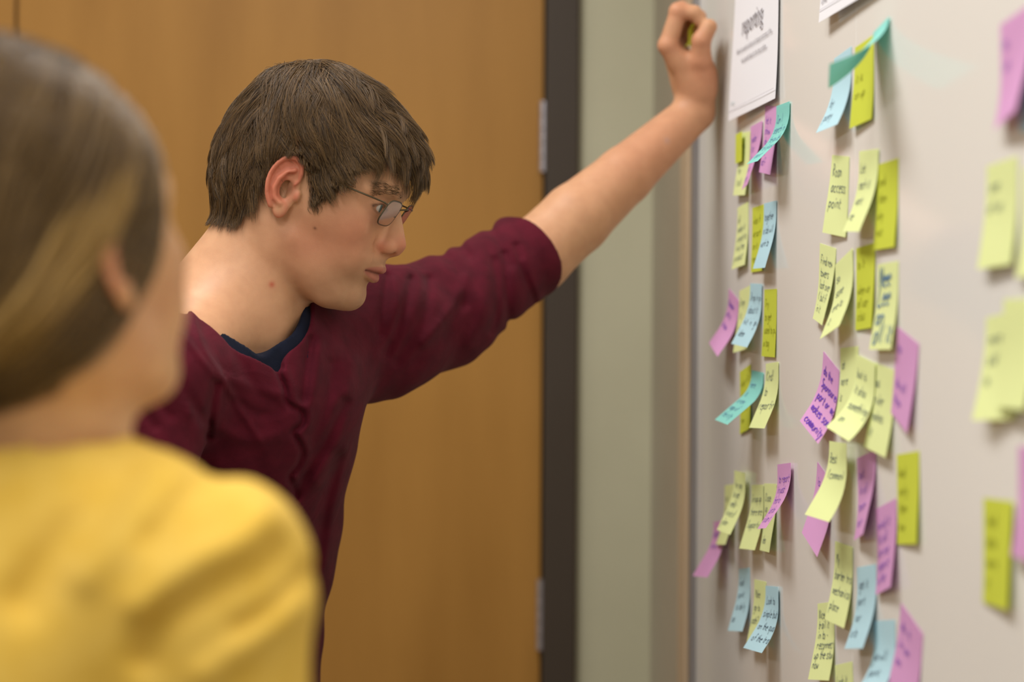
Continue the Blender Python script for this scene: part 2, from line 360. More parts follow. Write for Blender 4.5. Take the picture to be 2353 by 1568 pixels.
def sheet(name, q, w_, h_, m, lay, parent=None, n=14, thick=.00018, wob=0, seed=0):
    rr = np.random.RandomState(seed); ph = rr.rand(4)*6.28
    A, B = np.meshgrid(np.linspace(-w_/2, w_/2, n), np.linspace(0, h_, n), indexing='ij')
    wv = wob*(np.sin(A/w_*4+ph[0])*np.cos(B/h_*3+ph[1])+.5*np.sin(B/h_*7+A/w_*3+ph[2]))*np.clip(B/h_-.15, 0, 1)
    top = note_surf(A, B, q, lay+thick+wv+wob); bot = note_surf(A, B, q, lay+wv+wob)
    V = np.concatenate([top.reshape(-1, 3), bot.reshape(-1, 3)]); N_ = n*n; Fc = []; V = np.concatenate([V, V])
    for i in range(n-1):
        for j in range(n-1):
            k = i*n+j; Fc.append((k, k+n, k+n+1, k+1)); Fc.append((N_+k, N_+k+1, N_+k+n+1, N_+k+n))
    for i in range(n-1):
        for k, dk in ((i*n, n), (i, 1), (i*n+n-1, n), ((n-1)*n+i, 1)): Fc.append((2*N_+k, 2*N_+k+dk, 3*N_+k+dk, 3*N_+k))
    return mesh(name, V, Fc, m, parent)
def writing(name, q, lines, m, parent, w_=.0762, h_=.0762, lay=0, x0=.1, y0=.24, dy=.19, xh=.055, pen=.0010, slope=-.02, seed=0, adv=1.0):
    rr = random.Random(seed); V = []; Fc = []; u = xh*h_/3.
    for li, ln in enumerate(lines):
        x = (-.5+x0+rr.uniform(0, .05))*w_; y = (y0+dy*li)*h_
        for ch in ln:
            if ch == ' ': x += 3.4*u*adv; continue
            g = GL.get(ch, GL['e'])
            for sk in g.split('|'):
                pts = np.array([(x+(int(c[0])*.85+(int(c[1])-3)*.28+rr.uniform(-.25, .25))*u, y-(int(c[1])-3)*u+rr.uniform(-.25, .25)*u) for c in sk.split()])
                if len(pts) > 2: pts = spline(pts, 3)
                T = np.gradient(pts, axis=0) if len(pts) > 1 else np.array([[1, 0]]); T /= np.maximum(np.linalg.norm(T, axis=1), 1e-9)[:, None]
                Nn = np.stack([-T[:, 1], T[:, 0]], 1)*pen/2; k = len(V)
                for p_, n_ in zip(pts, Nn): V += [p_+n_, p_-n_]
                for i in range(len(pts)-1): Fc.append((k+2*i, k+2*i+1, k+2*i+3, k+2*i+2))
            x += (5.2 if ch not in 'ijlt.!' else 3.4)*u*adv; y += slope*u*3
            if x > w_*.5: break
    V = np.array(V); keep = np.abs(V[:, 0]) < w_*.495
    V[:, 0] = np.clip(V[:, 0], -w_*.49, w_*.49)
    return mesh(name, note_surf(V[:, 0], V[:, 1], q, lay+.00045), Fc, m, parent, smooth=False)
FIT = {"A2": [2.63, 0.2535, -0.0594, 3.6218, -0.109, 0.0135, 0.0379], "A1": [2.646, 0.2543, -0.0035, 0.5, -0.0055, 0.0065, 0.018], "A3": [2.5481, 0.2557, -0.0032, 9.1164, 0.28, 0.0124, 0.0345], "A4": [2.4536, 0.2663, -0.1168, 3.3449, 0.1232, 0.0137, 0.0386], "A5": [2.3817, 0.2611, -0.0386, 20.1959, 0.0143, 0.0105, 0.0383], "B1": [2.6405, 0.1668, 0.0458, 3.713, -0.2422, 0.0137, 0.0392], "B2": [2.5357, 0.1587, -0.0055, 0.8925, 0.0877, 0.0137, 0.0382], "B3": [2.4575, 0.1585, -0.0191, 7.3057, 0.0173, 0.0134, 0.0386], "C1": [2.7023, 0.0596, -0.2271, 13.4359, 0.0254, 0.0132, 0.042], "C2": [2.6228, 0.0653, 0.0685, 4.1998, -0.315, 0.0138, 0.0399], "C3": [2.5418, 0.0686, -0.0352, 11.6222, -0.1545, 0.0137, 0.0417], "C4": [2.4548, 0.0601, -0.0097, 1.3148, -0.1516, 0.0138, 0.0385], "D1": [2.6167, -0.0309, 0.1354, 1.0887, 0.2309, 0.0138, 0.039], "D2": [2.5315, -0.0337, -0.0242, 26.7521, -0.0427, 0.0055, 0.0322], "D3": [2.4399, -0.0226, 0.0402, 10.6423, -0.1227, 0.013, 0.039], "E1": [2.7246, -0.178, 0.0928, 7.1472, 0.0222, 0.0159, 0.0471], "E2": [2.7728, -0.2276, 0.1067, 15.7732, -0.1716, 0.0111, 0.0354], "E3": [2.6158, -0.1552, 0.0185, 12.0617, -0.1015, 0.0123, 0.0371], "E4": [2.5276, -0.165, 0.0764, 7.9615, -0.1998, 0.0134, 0.039], "E5": [2.449, -0.1585, 0.0583, 4.3848, 0.2537, 0.0138, 0.04], "E6": [2.3526, -0.1306, 0.0815, 15.1968, 0.1025, 0.012, 0.0388], "F1": [2.6155, -0.2711, 0.131, 7.6754, -0.2085, 0.0137, 0.0402], "F2": [2.5087, -0.2739, 0.0713, 5.4586, -0.1116, 0.0137, 0.0392], "F3": [2.4252, -0.2711, 0.095, 13.8388, -0.1769, 0.0137, 0.0431], "G1": [1.9264, 0.2817, -0.1747, 28.0373, -0.028, 0.0113, 0.0656], "G2": [2.0858, 0.278, 0.0264, 9.4239, -0.1361, 0.0161, 0.049], "G3": [1.9942, 0.2763, 0.0222, 2.5844, -0.3761, 0.0141, 0.0414], "H1": [2.092, 0.1797, -0.1047, 3.8951, -0.607, 0.0126, 0.0377], "H2": [1.9715, 0.1747, -0.0577, 8.861, 0.0693, 0.0142, 0.0428], "H3": [1.9013, 0.1586, -0.0027, 1.9186, -0.0902, 0.0138, 0.0387], "I1": [2.1479, 0.0958, -0.1114, 5.4757, 0.3713, 0.0145, 0.0437], "I2": [2.0734, 0.0822, 0.1738, 9.5287, -0.0915, 0.0144, 0.0427], "I3": [1.9841, 0.089, 0.0252, 1.7291, 0.5507, 0.0138, 0.0402], "I4": [1.8989, 0.0702, 0.0081, 4.0875, -0.0593, 0.0141, 0.0403], "J1": [2.1288, -0.0176, -0.2466, 10.9344, -0.0863, 0.0163, 0.0483], "J2": [2.0498, -0.0039, 0.0316, 4.6683, 0.0983, 0.0135, 0.0382], "J3": [1.9748, -0.0141, -0.102, 16.3804, -0.087, 0.0192, 0.0495], "J4": [1.9087, -0.0201, -0.0741, 4.2948, -0.121, 0.0141, 0.0402], "J5": [1.8265, 0.0072, -0.2003, 2.662, 0.5401, 0.0138, 0.0408], "K1": [2.0598, -0.0937, 0.0158, 12.384, -0.1956, 0.0145, 0.0444], "K2": [2.1548, -0.1282, -0.2288, 6.9735, -0.0371, 0.0139, 0.0407], "K3": [1.9764, -0.1006, 0.1546, 6.5388, 0.4364, 0.0141, 0.0424], "K4": [1.9008, -0.14, 0.2011, 3.7893, 0.3823, 0.0143, 0.0419], "K5": [1.8244, -0.0916, 0.0958, 1.6925, 0.516, 0.0139, 0.0406], "L1": [2.0661, -0.1905, 0.0191, 5.297, -0.1047, 0.0141, 0.041], "L2": [2.1491, -0.2561, 0.1472, 5.8192, -0.286, 0.0141, 0.0409], "L3": [1.9742, -0.2017, 0.1447, 7.9533, 0.0154, 0.0151, 0.0452], "L4": [1.9026, -0.2419, 0.1455, 12.9748, -0.0922, 0.0146, 0.0474], "L5": [1.8076, -0.2275, -0.2175, 3.8512, -0.1234, 0.0139, 0.0394], "L6": [2.0659, -0.3037, 0.196, 3.2252, -0.0187, 0.0139, 0.0393], "M0": [1.4664, 0.2187, -0.1294, 2.1196, 0.6993, 0.0134, 0.0395], "M1": [1.5181, 0.2301, 0.0625, 6.3558, 0.348, 0.0162, 0.0457], "M2": [1.557, 0.1307, 0.0182, 3.7233, -0.1825, 0.0142, 0.0407], "M3": [1.4682, 0.1214, -0.0031, 4.388, 0.2637, 0.0167, 0.0478], "M4": [1.5563, 0.0214, 0.0595, 5.4523, -0.4859, 0.0159, 0.0457], "M5": [1.5028, 0.0313, -0.0076, 4.1851, 0.1923, 0.0184, 0.0504], "M6": [1.5601, -0.1114, 0.0392, 8.3291, 0.7877, 0.0089, 0.0095], "M7": [1.4749, -0.0701, 0.0188, 17.2877, 0.652, 0.0041, 0.0097], "P1": [2.5443, 0.487, -0.0097, 0.5, -0.366, 0.0413, 0.1052]}
L = 0.0005
G1_LOC = FIT['G1']; FIT['G1'] = [Pt(2002, 65, 1.950), Pt(2038, 27, 1.8907), Pt(1903, 138, 1.842), Pt(1900, 195, 1.912)]
# id: colour, layer, ink, text, label
NOTES = [
 ('A2', 'pale', 0, 'dark', ['Sign', 'up', 'for', 'it all'], 'long pale yellow sticky note half under the small lime note'),
 ('A1', 'lime', .0045, None, [], 'small lime sticky note stuck on top of a pale yellow note below the white sheet'),
 ('A3', 'purple', L, 'purple', ['make', 'it a', 'bit', 'more', 'easy'], 'purple sticky note twisting left right beside the small lime note'),
 ('A4', 'purple', L, 'purple', ['let it', 'show', 'do', 'we', 'at F'], 'purple sticky note partly behind the curling teal note, below the white sheet'),
 ('A5', 'teal', 2*L, 'blue', ['Can I', 'search in', 'the guide', 'for a past', 'report'], 'teal sticky note curling far out to a point, just below the white sheet'),
 ('B1', 'pale', 0, 'dark', ['OK', 'make it', 'simple to', 'find the', 'product'], 'pale yellow sticky note at the left end of the second row below the white sheet'),
 ('B2', 'lime', 0, 'olive', ['what if', 'we sort', 'on it', 'next'], 'lime sticky note half under a light blue one, second row below the white sheet'),
 ('B3', 'blue', L, 'dark', ['together', 'a tab will', 'work to'], 'light blue sticky note lifting off the board over a lime note, second row'),
 ('C1', 'purple', 0, 'purple', ['Number', 'of it', 'is so'], 'tilted purple sticky note sticking out alone at the left of the third row'),
 ('C2', 'pale', 0, 'dark', ['Drop', 'it', 'in'], 'pale yellow sticky note mostly hidden behind a light blue note in the third row'),
 ('C3', 'blue', 2*L, 'dark', ['Drop in pin', 'about it', "hit 'n' give", 'idea'], 'light blue sticky note with four lines, curling over a pale note, third row'),
 ('C4', 'lime', 0, 'olive', ['Try', 'to get', 'used to put', 'a tag'], 'flat upright lime sticky note at the right end of the third row'),
 ('D1', 'lime', 0, 'olive', ['what if it', 'counts', 'as many', 'now'], 'lime sticky note crossed by the curling teal note in the fourth row'),
 ('D2', 'teal', L, 'blue', ['here', 'is', 'a new', 'map of', 'the city'], 'teal sticky note curling outwards to the left across a lime note, fourth row'),
 ('D3', 'pale', L, 'dark', ['Kind!', 'to', 'reporting'], 'pale yellow sticky note reading Kind to reporting, lifting off the board'),
 ('E1', 'pale', 0, 'dark', ['as', 'it', 'is'], 'pale yellow sticky note mostly hidden between a purple and another pale note, fifth row'),
 ('E2', 'purple', .006, 'purple', ['between', 'to me'], 'purple sticky note hanging lowest and furthest left, below the pale notes of the fifth row'),
 ('E3', 'pale', .006, 'dark', ['for pay', 'to get', 'need -', 'kind of', 'plan-'], 'highest pale yellow sticky note of the fifth row, with five lines'),
 ('E4', 'pale', L, 'dark', ['Group up', 'there are', 'Supportive'], 'pale yellow sticky note with three long lines in the middle of the fifth row'),
 ('E5', 'pale', 0, 'dark', ['Close', 'up', '(it', '', 'idea'], 'pale yellow sticky note behind the tip of a narrow purple note in the fifth row'),
 ('E6', 'purple', .003, 'purple', ['to report', 'in past', 'that no', 'just do', 'a loan it'], 'narrow purple sticky note swinging left over a pale one, right end of the fifth row'),
 ('F1', 'blue', 0, 'dark', ['Good', 'point', 'to daily', 'as'], 'upright light blue sticky note with small dark writing, bottom left of the first column'),
 ('F2', 'pale', 0, 'dark', ['Make', 'go-to', 'path?'], 'pale yellow sticky note between two light blue ones at the bottom of the first column'),
 ('F3', 'blue', .002, 'dark', ['Look to', 'simple but', 'on the quality', 'of the trail'], 'light blue sticky note curling over a pale one, bottom of the first column'),
 ('G1', 'teal', 2*L, None, [], 'teal sticky note peeling far out from the board near the top, showing its underside'),
 ('G2', 'blue', 0, 'dark', ['', '', 'by', 'pony'], 'light blue sticky note partly covered by the peeling teal one near the top'),
 ('G3', 'lime', 0, 'olive', ['', 'it is', 'on up'], 'lime sticky note partly covered by the peeling teal one near the top'),
 ('H1', 'pale', 0, 'dark', ['Roam', 'access', 'point'], 'pale yellow sticky note reading Roam access point'),
 ('H2', 'pale', L, 'dark', ['Let', 'each ti', 'want', 'me'], 'pale yellow sticky note lifting off the board right beside the Roam note'),
 ('H3', 'lime', 0, 'olive', ['and', 'then', 'why', 'not'], 'flat lime sticky note two to the right of the Roam note'),
 ('I1', 'pale', 0, 'dark', ['Find new', 'towers', 'look over', '( but if', 'in it'], 'five-line pale yellow sticky note at the left of the second column, below Roam note'),
 ('I2', 'pale', L, 'dark', ['so', 'some', 'one to', 'it'], 'pale yellow sticky note slanting to a low point, overlapping the five-line pale note'),
 ('I3', 'lime', 0, 'olive', ['to it', '', 'when we', 'all use', 'a bus'], 'lime sticky note between two pale ones in the middle of the second column'),
 ('I4', 'pale', 0, 'blue', ['NEW', 'LOW', 'on', 'all it'], 'pale yellow sticky note with bold blue writing, right side of the second column'),
 ('J1', 'purple', 0, 'purple', ['do the', 'Sponsored', 'part or map', 'makes something', 'community'], 'tilted purple sticky note covered in purple writing at the left of the second column'),
 ('J2', 'pale', 0, 'dark', ['at', 'more', 'is'], 'pale yellow sticky note mostly hidden behind the large lifting pale note'),
 ('J3', 'pale', 3*L, 'dark', ['but is', 'it also', 'something', 'on'], 'large pale yellow sticky note lifting far off the board beside the written purple one'),
 ('J4', 'pale', 0, 'dark', ['as', 'ruler', 'makes', 'it'], 'pale yellow sticky note between the large lifting pale note and a tall purple one'),
 ('J5', 'purple', 0, 'purple', ['to', '', 'do all', 'them'], 'tall tilted purple sticky note at the right edge of the second column, half way up'),
 ('K1', 'pale', .008, 'dark', ['Best', '(common)'], 'pale yellow sticky note with two short lines, lifting over a purple note'),
 ('K2', 'purple', 0, 'purple', ['is'], 'purple sticky note tilted behind the two-line pale note'),
 ('K3', 'purple', 0, 'purple', ['out', 'in all', 'seven', 'more'], 'purple sticky note in the shade under a pale note, middle of the second column'),
 ('K4', 'purple', 0, 'purple', ['mind it', 'is all', 'on one', 'page at', 'a time'], 'long written purple sticky note to the left of and below the flat lime one'),
 ('K5', 'lime', 0, 'olive', ['And', 'only', 'then', 'now'], 'flat upright lime sticky note alone at the right edge of the second column'),
 ('L1', 'pale', L, 'dark', ['My', 'barter trade', 'mechanical', 'place'], 'pale yellow sticky note with four lines overlapping a longer pale note below it'),
 ('L2', 'pale', 0, 'dark', ['Nice', 'trail it', 'in to -', 'reconnect', 'up the study', 'now'], 'pale yellow sticky note with six lines at the bottom left of the second column'),
 ('L3', 'blue', 0, 'dark', ['get it', 'port', 'our', 'a to'], 'light blue sticky note in the lower second column, above another blue one'),
 ('L4', 'blue', 0, 'dark', ['', 'we will', 'point', 'out so'], 'light blue sticky note running off the bottom edge, beside a purple one'),
 ('L5', 'purple', 0, 'purple', ['do it', 'in an', 'on'], 'purple sticky note tilted at the bottom right of the second column'),
 ('L6', 'pale', 0, 'dark', ['Look it'], 'pale yellow sticky note of which only the top shows at the bottom edge'),
 ('M0', 'blue', 0, None, [], 'light blue sticky note cut by the right edge, behind a purple one'),
 ('M1', 'purple', .002, 'purple', ['to', 'us'], 'blurred purple sticky note at the top right corner'),
 ('M2', 'pale', 0, 'dark', ['one', 'of us'], 'blurred pale yellow sticky note by the right edge, below the purple corner one'),
 ('M3', 'pale', 0, None, [], 'pale yellow sticky note cut by the right edge beside a blurred pale one'),
 ('M4', 'pale', 0, 'dark', ['more', 'old', 'is'], 'blurred pale yellow sticky note half way down the right edge, under another one'),
 ('M5', 'pale', .003, None, [], 'pale yellow sticky note on the right edge lying over a blurred pale one'),
 ('M6', 'lime', 0, 'olive', ['And', 'also', 'more', 'it'], 'blurred lime sticky note low on the right edge'),
 ('M7', 'purple', 0, None, [], 'purple sticky note cut by the right edge above a lime one'),
]
XH = {'I4': (.11, .0022, .22), 'H1': (.072, .0009, .2), 'D3': (.075, .0009, .22), 'J1': (.06, .0016, .17), 'C1': (.05, .0014, .18)}
for i, (k, c, lay, ink, txt, lab) in enumerate(NOTES):
    q = FIT[k]; q0 = G1_LOC if k == 'G1' else q; w_, h_ = (.045, .036) if k == 'A1' else (.0762, .0762)
    root = empty('sticky_note', W0+WD*q0[0]+UP*(q0[1]+ZC)+WN*lay)
    tag(root, lab, 'sticky note', {'pale': 'pale yellow', 'lime': 'lime', 'purple': 'purple', 'teal': 'teal', 'blue': 'light blue'}[c]+' sticky notes on the whiteboard')
    sheet('note_sheet', q, w_, h_, m_paper[c], lay+.0002, root, wob=.0002, seed=i)
    if txt:
        xh, pen, dy = XH.get(k, (.058, .00085, min(.2, .78/len(txt))))
        writing('handwriting', q, txt, m_ink[ink], root, w_, h_, lay+.0007, xh=xh, pen=pen, dy=dy, seed=i, y0=.26 if len(txt) < 6 else .2)
# printed sheets
m_white = mat('white_copy_paper', srgb(240, 238, 242), .7, .3)
def text_on(q, body, size, a0, b0, m, parent, lay, w_, h_, name='printed_text'):
    cu = bpy.data.curves.new('t', 'FONT'); cu.body = body; cu.size = size; cu.align_x = 'CENTER'; cu.resolution_u = 2
    o = bpy.data.objects.new('t', cu); COL.objects.link(o); dg = bpy.context.evaluated_depsgraph_get(); me = o.evaluated_get(dg).to_mesh()
    V = np.array([v.co[:] for v in me.vertices]); Fc = [tuple(p.vertices) for p in me.polygons]
    o.evaluated_get(dg).to_mesh_clear(); bpy.data.objects.remove(o)
    return mesh(name, note_surf(a0+V[:, 0], b0-V[:, 1], q, lay), Fc, m, parent, smooth=False)
q = FIT['P1']; t = empty('printed_sheet', W0+WD*q[0]+UP*(q[1]+ZC)); tag(t, 'white printed sheet headed reporting, hanging just right of the raised fist', 'paper sheet', 'white printed sheets on the whiteboard')
sheet('paper_sheet', q, .279, .216, m_white, .002, t, 24, wob=.0006)
text_on(q, 'reporting', .034, -.012, .119, m_ink['black'], t, .0044, 0, 0)
text_on(q, 'Allow for people to discuss and request outcomes of the', .0092, .004, .139, m_ink['black'], t, .0044, 0, 0)
text_on(q, 'most specific ideas for the time problem', .0092, .006, .153, m_ink['black'], t, .0044, 0, 0)
text_on(q, 'Drivers', .008, -.112, .199, mat('grey_print', srgb(176, 192, 192), .6, .2), t, .0044, 0, 0)
Vb = np.array([[-.1395, .2045], [.1395, .2045], [.1395, .2053], [-.1395, .2053]]); NN = 20
xs = np.linspace(-.138, .138, NN); Vb = np.concatenate([np.stack([xs, xs*0+.2040], 1), np.stack([xs, xs*0+.2048], 1)])
mesh('printed_rule', note_surf(Vb[:, 0], Vb[:, 1], q, .0044), [(i, NN+i, NN+i+1, i+1) for i in range(NN-1)], mat('faint_rule', srgb(206, 202, 206), .6, .2), t, smooth=False)
Y2 = 2254/(1901-850.); zb2 = Pt(1901, 47, Y2)[2]-ZC
q = [Y2*1.0021-.1395, zb2+.216, -.01, .5, -.2, .06, .2]; t = empty('printed_sheet', W0+WD*q[0]+UP*(q[1]+ZC)); tag(t, 'white printed sheet of which only the lower corner shows at the top edge', 'paper sheet', 'white printed sheets on the whiteboard')
sheet('paper_sheet', q, .279, .216, m_white, .0015, t, 24, wob=.0005)
text_on(q, 'Driver', .009, -.118, .199, m_ink['black'], t, .0036, 0, 0)
Vb = np.concatenate([np.stack([xs, xs*0+.2040], 1), np.stack([xs, xs*0+.2048], 1)])
mesh('printed_rule', note_surf(Vb[:, 0], Vb[:, 1], q, .0036), [(i, NN+i, NN+i+1, i+1) for i in range(NN-1)], bpy.data.materials['faint_rule'], t, smooth=False)
# ------------------------------------------------------------------ people: shared materials
def skin_mat(name, rough=.48):
    m = mat(name, (1, 1, 1, 1), rough, .22); b = m.node_tree.nodes['Principled BSDF']
    at = nd(m, 'ShaderNodeVertexColor'); at.layer_name = 'tint'
    n = nd(m, 'ShaderNodeTexNoise', i_Scale=60., i_Detail=3.); tc = nd(m, 'ShaderNodeTexCoord'); lk(m, tc.outputs['Object'], n.inputs['Vector'])
    mx = nd(m, 'ShaderNodeMixRGB', blend_type='MULTIPLY'); mx.inputs[0].default_value = .35
    r = nd(m, 'ShaderNodeValToRGB'); r.color_ramp.elements[0].color = (.80, .72, .70, 1); r.color_ramp.elements[1].color = (1.06, 1.06, 1.06, 1)
    r.color_ramp.elements[0].position = .3; r.color_ramp.elements[1].position = .65
    lk(m, n.outputs['Fac'], r.inputs[0]); lk(m, at.outputs[0], mx.inputs[1]); lk(m, r.outputs[0], mx.inputs[2]); lk(m, mx.outputs[0], b.inputs['Base Color'])
    b.inputs['Subsurface Weight'].default_value = .18; b.inputs['Subsurface Radius'].default_value = (1, .35, .2); b.inputs['Subsurface Scale'].default_value = .008
    n2 = nd(m, 'ShaderNodeTexNoise', i_Scale=900., i_Detail=2.); lk(m, tc.outputs['Object'], n2.inputs['Vector'])
    bp = nd(m, 'ShaderNodeBump', i_Strength=.12, i_Distance=.001); lk(m, n2.outputs['Fac'], bp.inputs['Height']); lk(m, bp.outputs[0], b.inputs['Normal'])
    return m
m_skin = skin_mat('skin')
def cloth_mat(name, c1, c2, bump=.35, scale=26):
    m = noise_mat(name, c1, c2, 40, .85, .2, 0); b = m.node_tree.nodes['Principled BSDF']
    tc = nd(m, 'ShaderNodeTexCoord'); n = nd(m, 'ShaderNodeTexNoise', i_Scale=scale*1., i_Detail=6., i_Distortion=.8); mp = nd(m, 'ShaderNodeMapping'); mp.inputs['Scale'].default_value = (1, 1, 1.6)
    lk(m, tc.outputs['Object'], mp.inputs['Vector']); lk(m, mp.outputs[0], n.inputs['Vector'])
    n2 = nd(m, 'ShaderNodeTexNoise', i_Scale=1100., i_Detail=1.); lk(m, tc.outputs['Object'], n2.inputs['Vector'])
    b1 = nd(m, 'ShaderNodeBump', i_Strength=bump, i_Distance=.006); b2 = nd(m, 'ShaderNodeBump', i_Strength=.25, i_Distance=.0006)
    lk(m, n.outputs['Fac'], b1.inputs['Height']); lk(m, n2.outputs['Fac'], b2.inputs['Height']); lk(m, b1.outputs[0], b2.inputs['Normal']); lk(m, b2.outputs[0], b.inputs['Normal'])
    b.inputs['Sheen Weight'].default_value = .03; b.inputs['Specular IOR Level'].default_value = .1; b.inputs['Sheen Roughness'].default_value = .5
    return m
def gs(d, s): return np.exp(-(d/s)**2)
def lmix(c, t, m): return c*(1-m[:, None])+np.asarray(t)[None]*m[:, None]
def lin(r, g, b): return np.array(srgb(r, g, b)[:3])
SK, SKP, SKR, LIP = lin(200, 152, 116), lin(190, 124, 96), lin(194, 108, 86), lin(168, 94, 82)
def head_tint(q, c):
    """colour of skin from the place on the head (local frame)"""
    x, y, z = q[:, 0], np.abs(q[:, 1]), q[:, 2]; D = lambda cx, cy, cz: np.sqrt((x-cx)**2+(y-cy)**2+(z-cz)**2)
    c = lmix(c, SKP, .75*gs(D(.065, .05, -.02), .035)); c = lmix(c, SKP, .6*gs(D(.02, .06, -.045), .03))
    c = lmix(c, SKR, .65*gs(D(.104, 0, -.018), .016)); c = lmix(c, SKR, .45*gs(D(.088, .016, -.024), .008))
    c = lmix(c, SKR, .80*np.clip((y-.0745)/.004, 0, 1)*(np.abs(z) < .04)*(x < .004)*(x > -.045)*np.clip(1.05-gs(D(-.012, .08, -.022), .008), 0, 1))
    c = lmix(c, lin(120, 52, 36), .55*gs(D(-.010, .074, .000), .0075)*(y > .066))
    lips = np.clip(1.25-np.sqrt(((x-.089)/.016)**2+(y/.0255)**2+((z+.0525-.002*0)/(.0098-.0042*np.clip(y/.024, 0, 1)))**2)*1.0, 0, .25)*4
    c = lmix(c, LIP, .85*np.clip(lips, 0, 1)*(z < -.0435)); c = lmix(c, lin(96, 40, 34), .8*gs(z+.0524, .0010)*(y < .0255)*(x > .074))
    c = lmix(c, lin(150, 112, 84), .42*np.clip((x-.03)/.03, 0, 1)*gs(z+.080, .022)*(1-gs(D(.09, 0, -.055), .012)))        # faint beard shade
    c = lmix(c, lin(150, 112, 84), .35*gs(z+.041, .005)*(y < .024)*(x > .08))
    c = lmix(c, lin(176, 122, 92), .5*gs(D(.078, .034, .006), .012))
    el = np.sqrt(((y-.0315)/.0128)**2+((z-.0132)/.0052)**2); c = lmix(c, lin(60, 38, 28), .85*gs(el-1, .16)*(x > .062)*np.where(z > .0132, 1, .55))
    return c
def scalp_poly(): return [(.078, .084), (.060, .062), (.050, .044), (.042, .022), (.030, .004), (.022, -.010), (.014, -.012), (.010, .004), (.004, .022), (-.006, .034), (-.020, .0385), (-.036, .031), (-.0435, .010),
    (-.041, -.012), (-.046, -.034), (-.056, -.050), (-.075, -.060), (-.092, -.064), (-.14, -.06), (-.15, .1), (-.08, .17), (.02, .17), (.09, .11)]
def hairs(name, paths, rad, m, parent):
    """paths: (N, K, 3) world points -> one hair object"""
    N_, K_ = paths.shape[:2]; off = np.zeros(3); p = parent
    while p is not None: off += np.array(p.location); p = p.parent
    cu = bpy.data.hair_curves.new(name); cu.add_curves([K_]*N_)
    cu.attributes['position'].data.foreach_set('vector', (paths-off).astype(np.float32).ravel()) if 'position' in cu.attributes else None
    a = cu.attributes.get('radius') or cu.attributes.new('radius', 'FLOAT', 'POINT')
    t = np.linspace(0, 1, K_); a.data.foreach_set('value', np.tile(rad*(1-.75*t**2.5), N_).astype(np.float32))
    cu.materials.append(m); o = bpy.data.objects.new(name, cu); COL.objects.link(o); o.parent = parent; o['kind'] = 'stuff'; return o
def hair_mat(name, c1, c2, rough=.42):
    m = mat(name, c1, rough, .45); b = m.node_tree.nodes['Principled BSDF']
    hi = nd(m, 'ShaderNodeHairInfo'); r = nd(m, 'ShaderNodeValToRGB'); r.color_ramp.elements[0].color = c1; r.color_ramp.elements[1].color = c2
    lk(m, hi.outputs['Random'], r.inputs[0]); lk(m, r.outputs[0], b.inputs['Base Color']); b.inputs['Anisotropic'].default_value = .6; return m
def grow(fr, N_, mask, flow, length, thick, K_=9, seed=1, clump=.55, ngd=160, jit=.10, root_lift=0., head_base=head_base):
    """strands over the skull: start on the scalp, follow `flow`, rise to `thick` above the skin"""
    r = np.random.RandomState(seed); pts = np.zeros((0, 3))
    C0 = np.array([-.012, 0, .03])
    while len(pts) < N_:
        d = r.normal(size=(N_*2, 3)); d /= np.linalg.norm(d, axis=1)[:, None]
        t = np.full(len(d), .02)
        for _ in range(26): t = np.minimum(t-head_base(C0+d*t[:, None])*.85, .3)
        q = C0+d*t[:, None]; pts = np.concatenate([pts, q[mask(q)]])
    pts = pts[:N_]; g = np.random.RandomState(seed+5).permutation(N_)[:ngd]
    lev = r.uniform(.10, 1, N_)**.8; jt = r.normal(size=(N_, 3))*jit; Ln = length(pts)*r.uniform(.72, 1.08, N_)
    gi = np.empty(N_, int)
    for i in range(0, N_, 4000): gi[i:i+4000] = np.argmin(((pts[i:i+4000, None]-pts[g][None])**2).sum(-1), 1)
    gj = r.normal(size=(ngd, 3))*jit*2.2; jt = jt+gj[gi]; gl = r.uniform(.35, 1., ngd); lev = lev*.55+gl[gi]*.45
    P_ = [pts]; p = pts.copy(); e = 1e-3
    for k in range(1, K_):
        v = flow(p, k/(K_-1))+jt
        G = np.stack([(head_base(p+np.eye(3)[i]*e)-head_base(p-np.eye(3)[i]*e))/(2*e) for i in range(3)], 1); G /= np.maximum(np.linalg.norm(G, axis=1), 1e-6)[:, None]
        v = v-G*(v*G).sum(1)[:, None]; v /= np.maximum(np.linalg.norm(v, axis=1), 1e-6)[:, None]
        tgt = thick(p)*lev*(1-(1-k/(K_-1))**2.2)+root_lift*(k/(K_-1)); p = p+v*(Ln/(K_-1))[:, None]
        p = p+G*(tgt-head_base(p))[:, None]*.8
        P_.append(p.copy())
    P_ = np.stack(P_, 1); s_ = (np.arange(K_)/(K_-1))[None, :, None]
    gp = P_[g][gi]; base = P_[:, :1]; rel = P_-base; grel = gp-gp[:, :1]
    tip = gp+(base-gp[:, :1])*(1-s_*.85)
    return P_*(1-clump*s_)+tip*clump*s_
def with_neck(fr, a, b, ra, rb):
    b = to_local(fr, np.array([b]))[0]
    return lambda p: smin(head_base(p), cone(p, a, b, ra, rb), .012)
def world_paths(fr, paths): return to_world(fr, paths.reshape(-1, 3)).reshape(paths.shape)
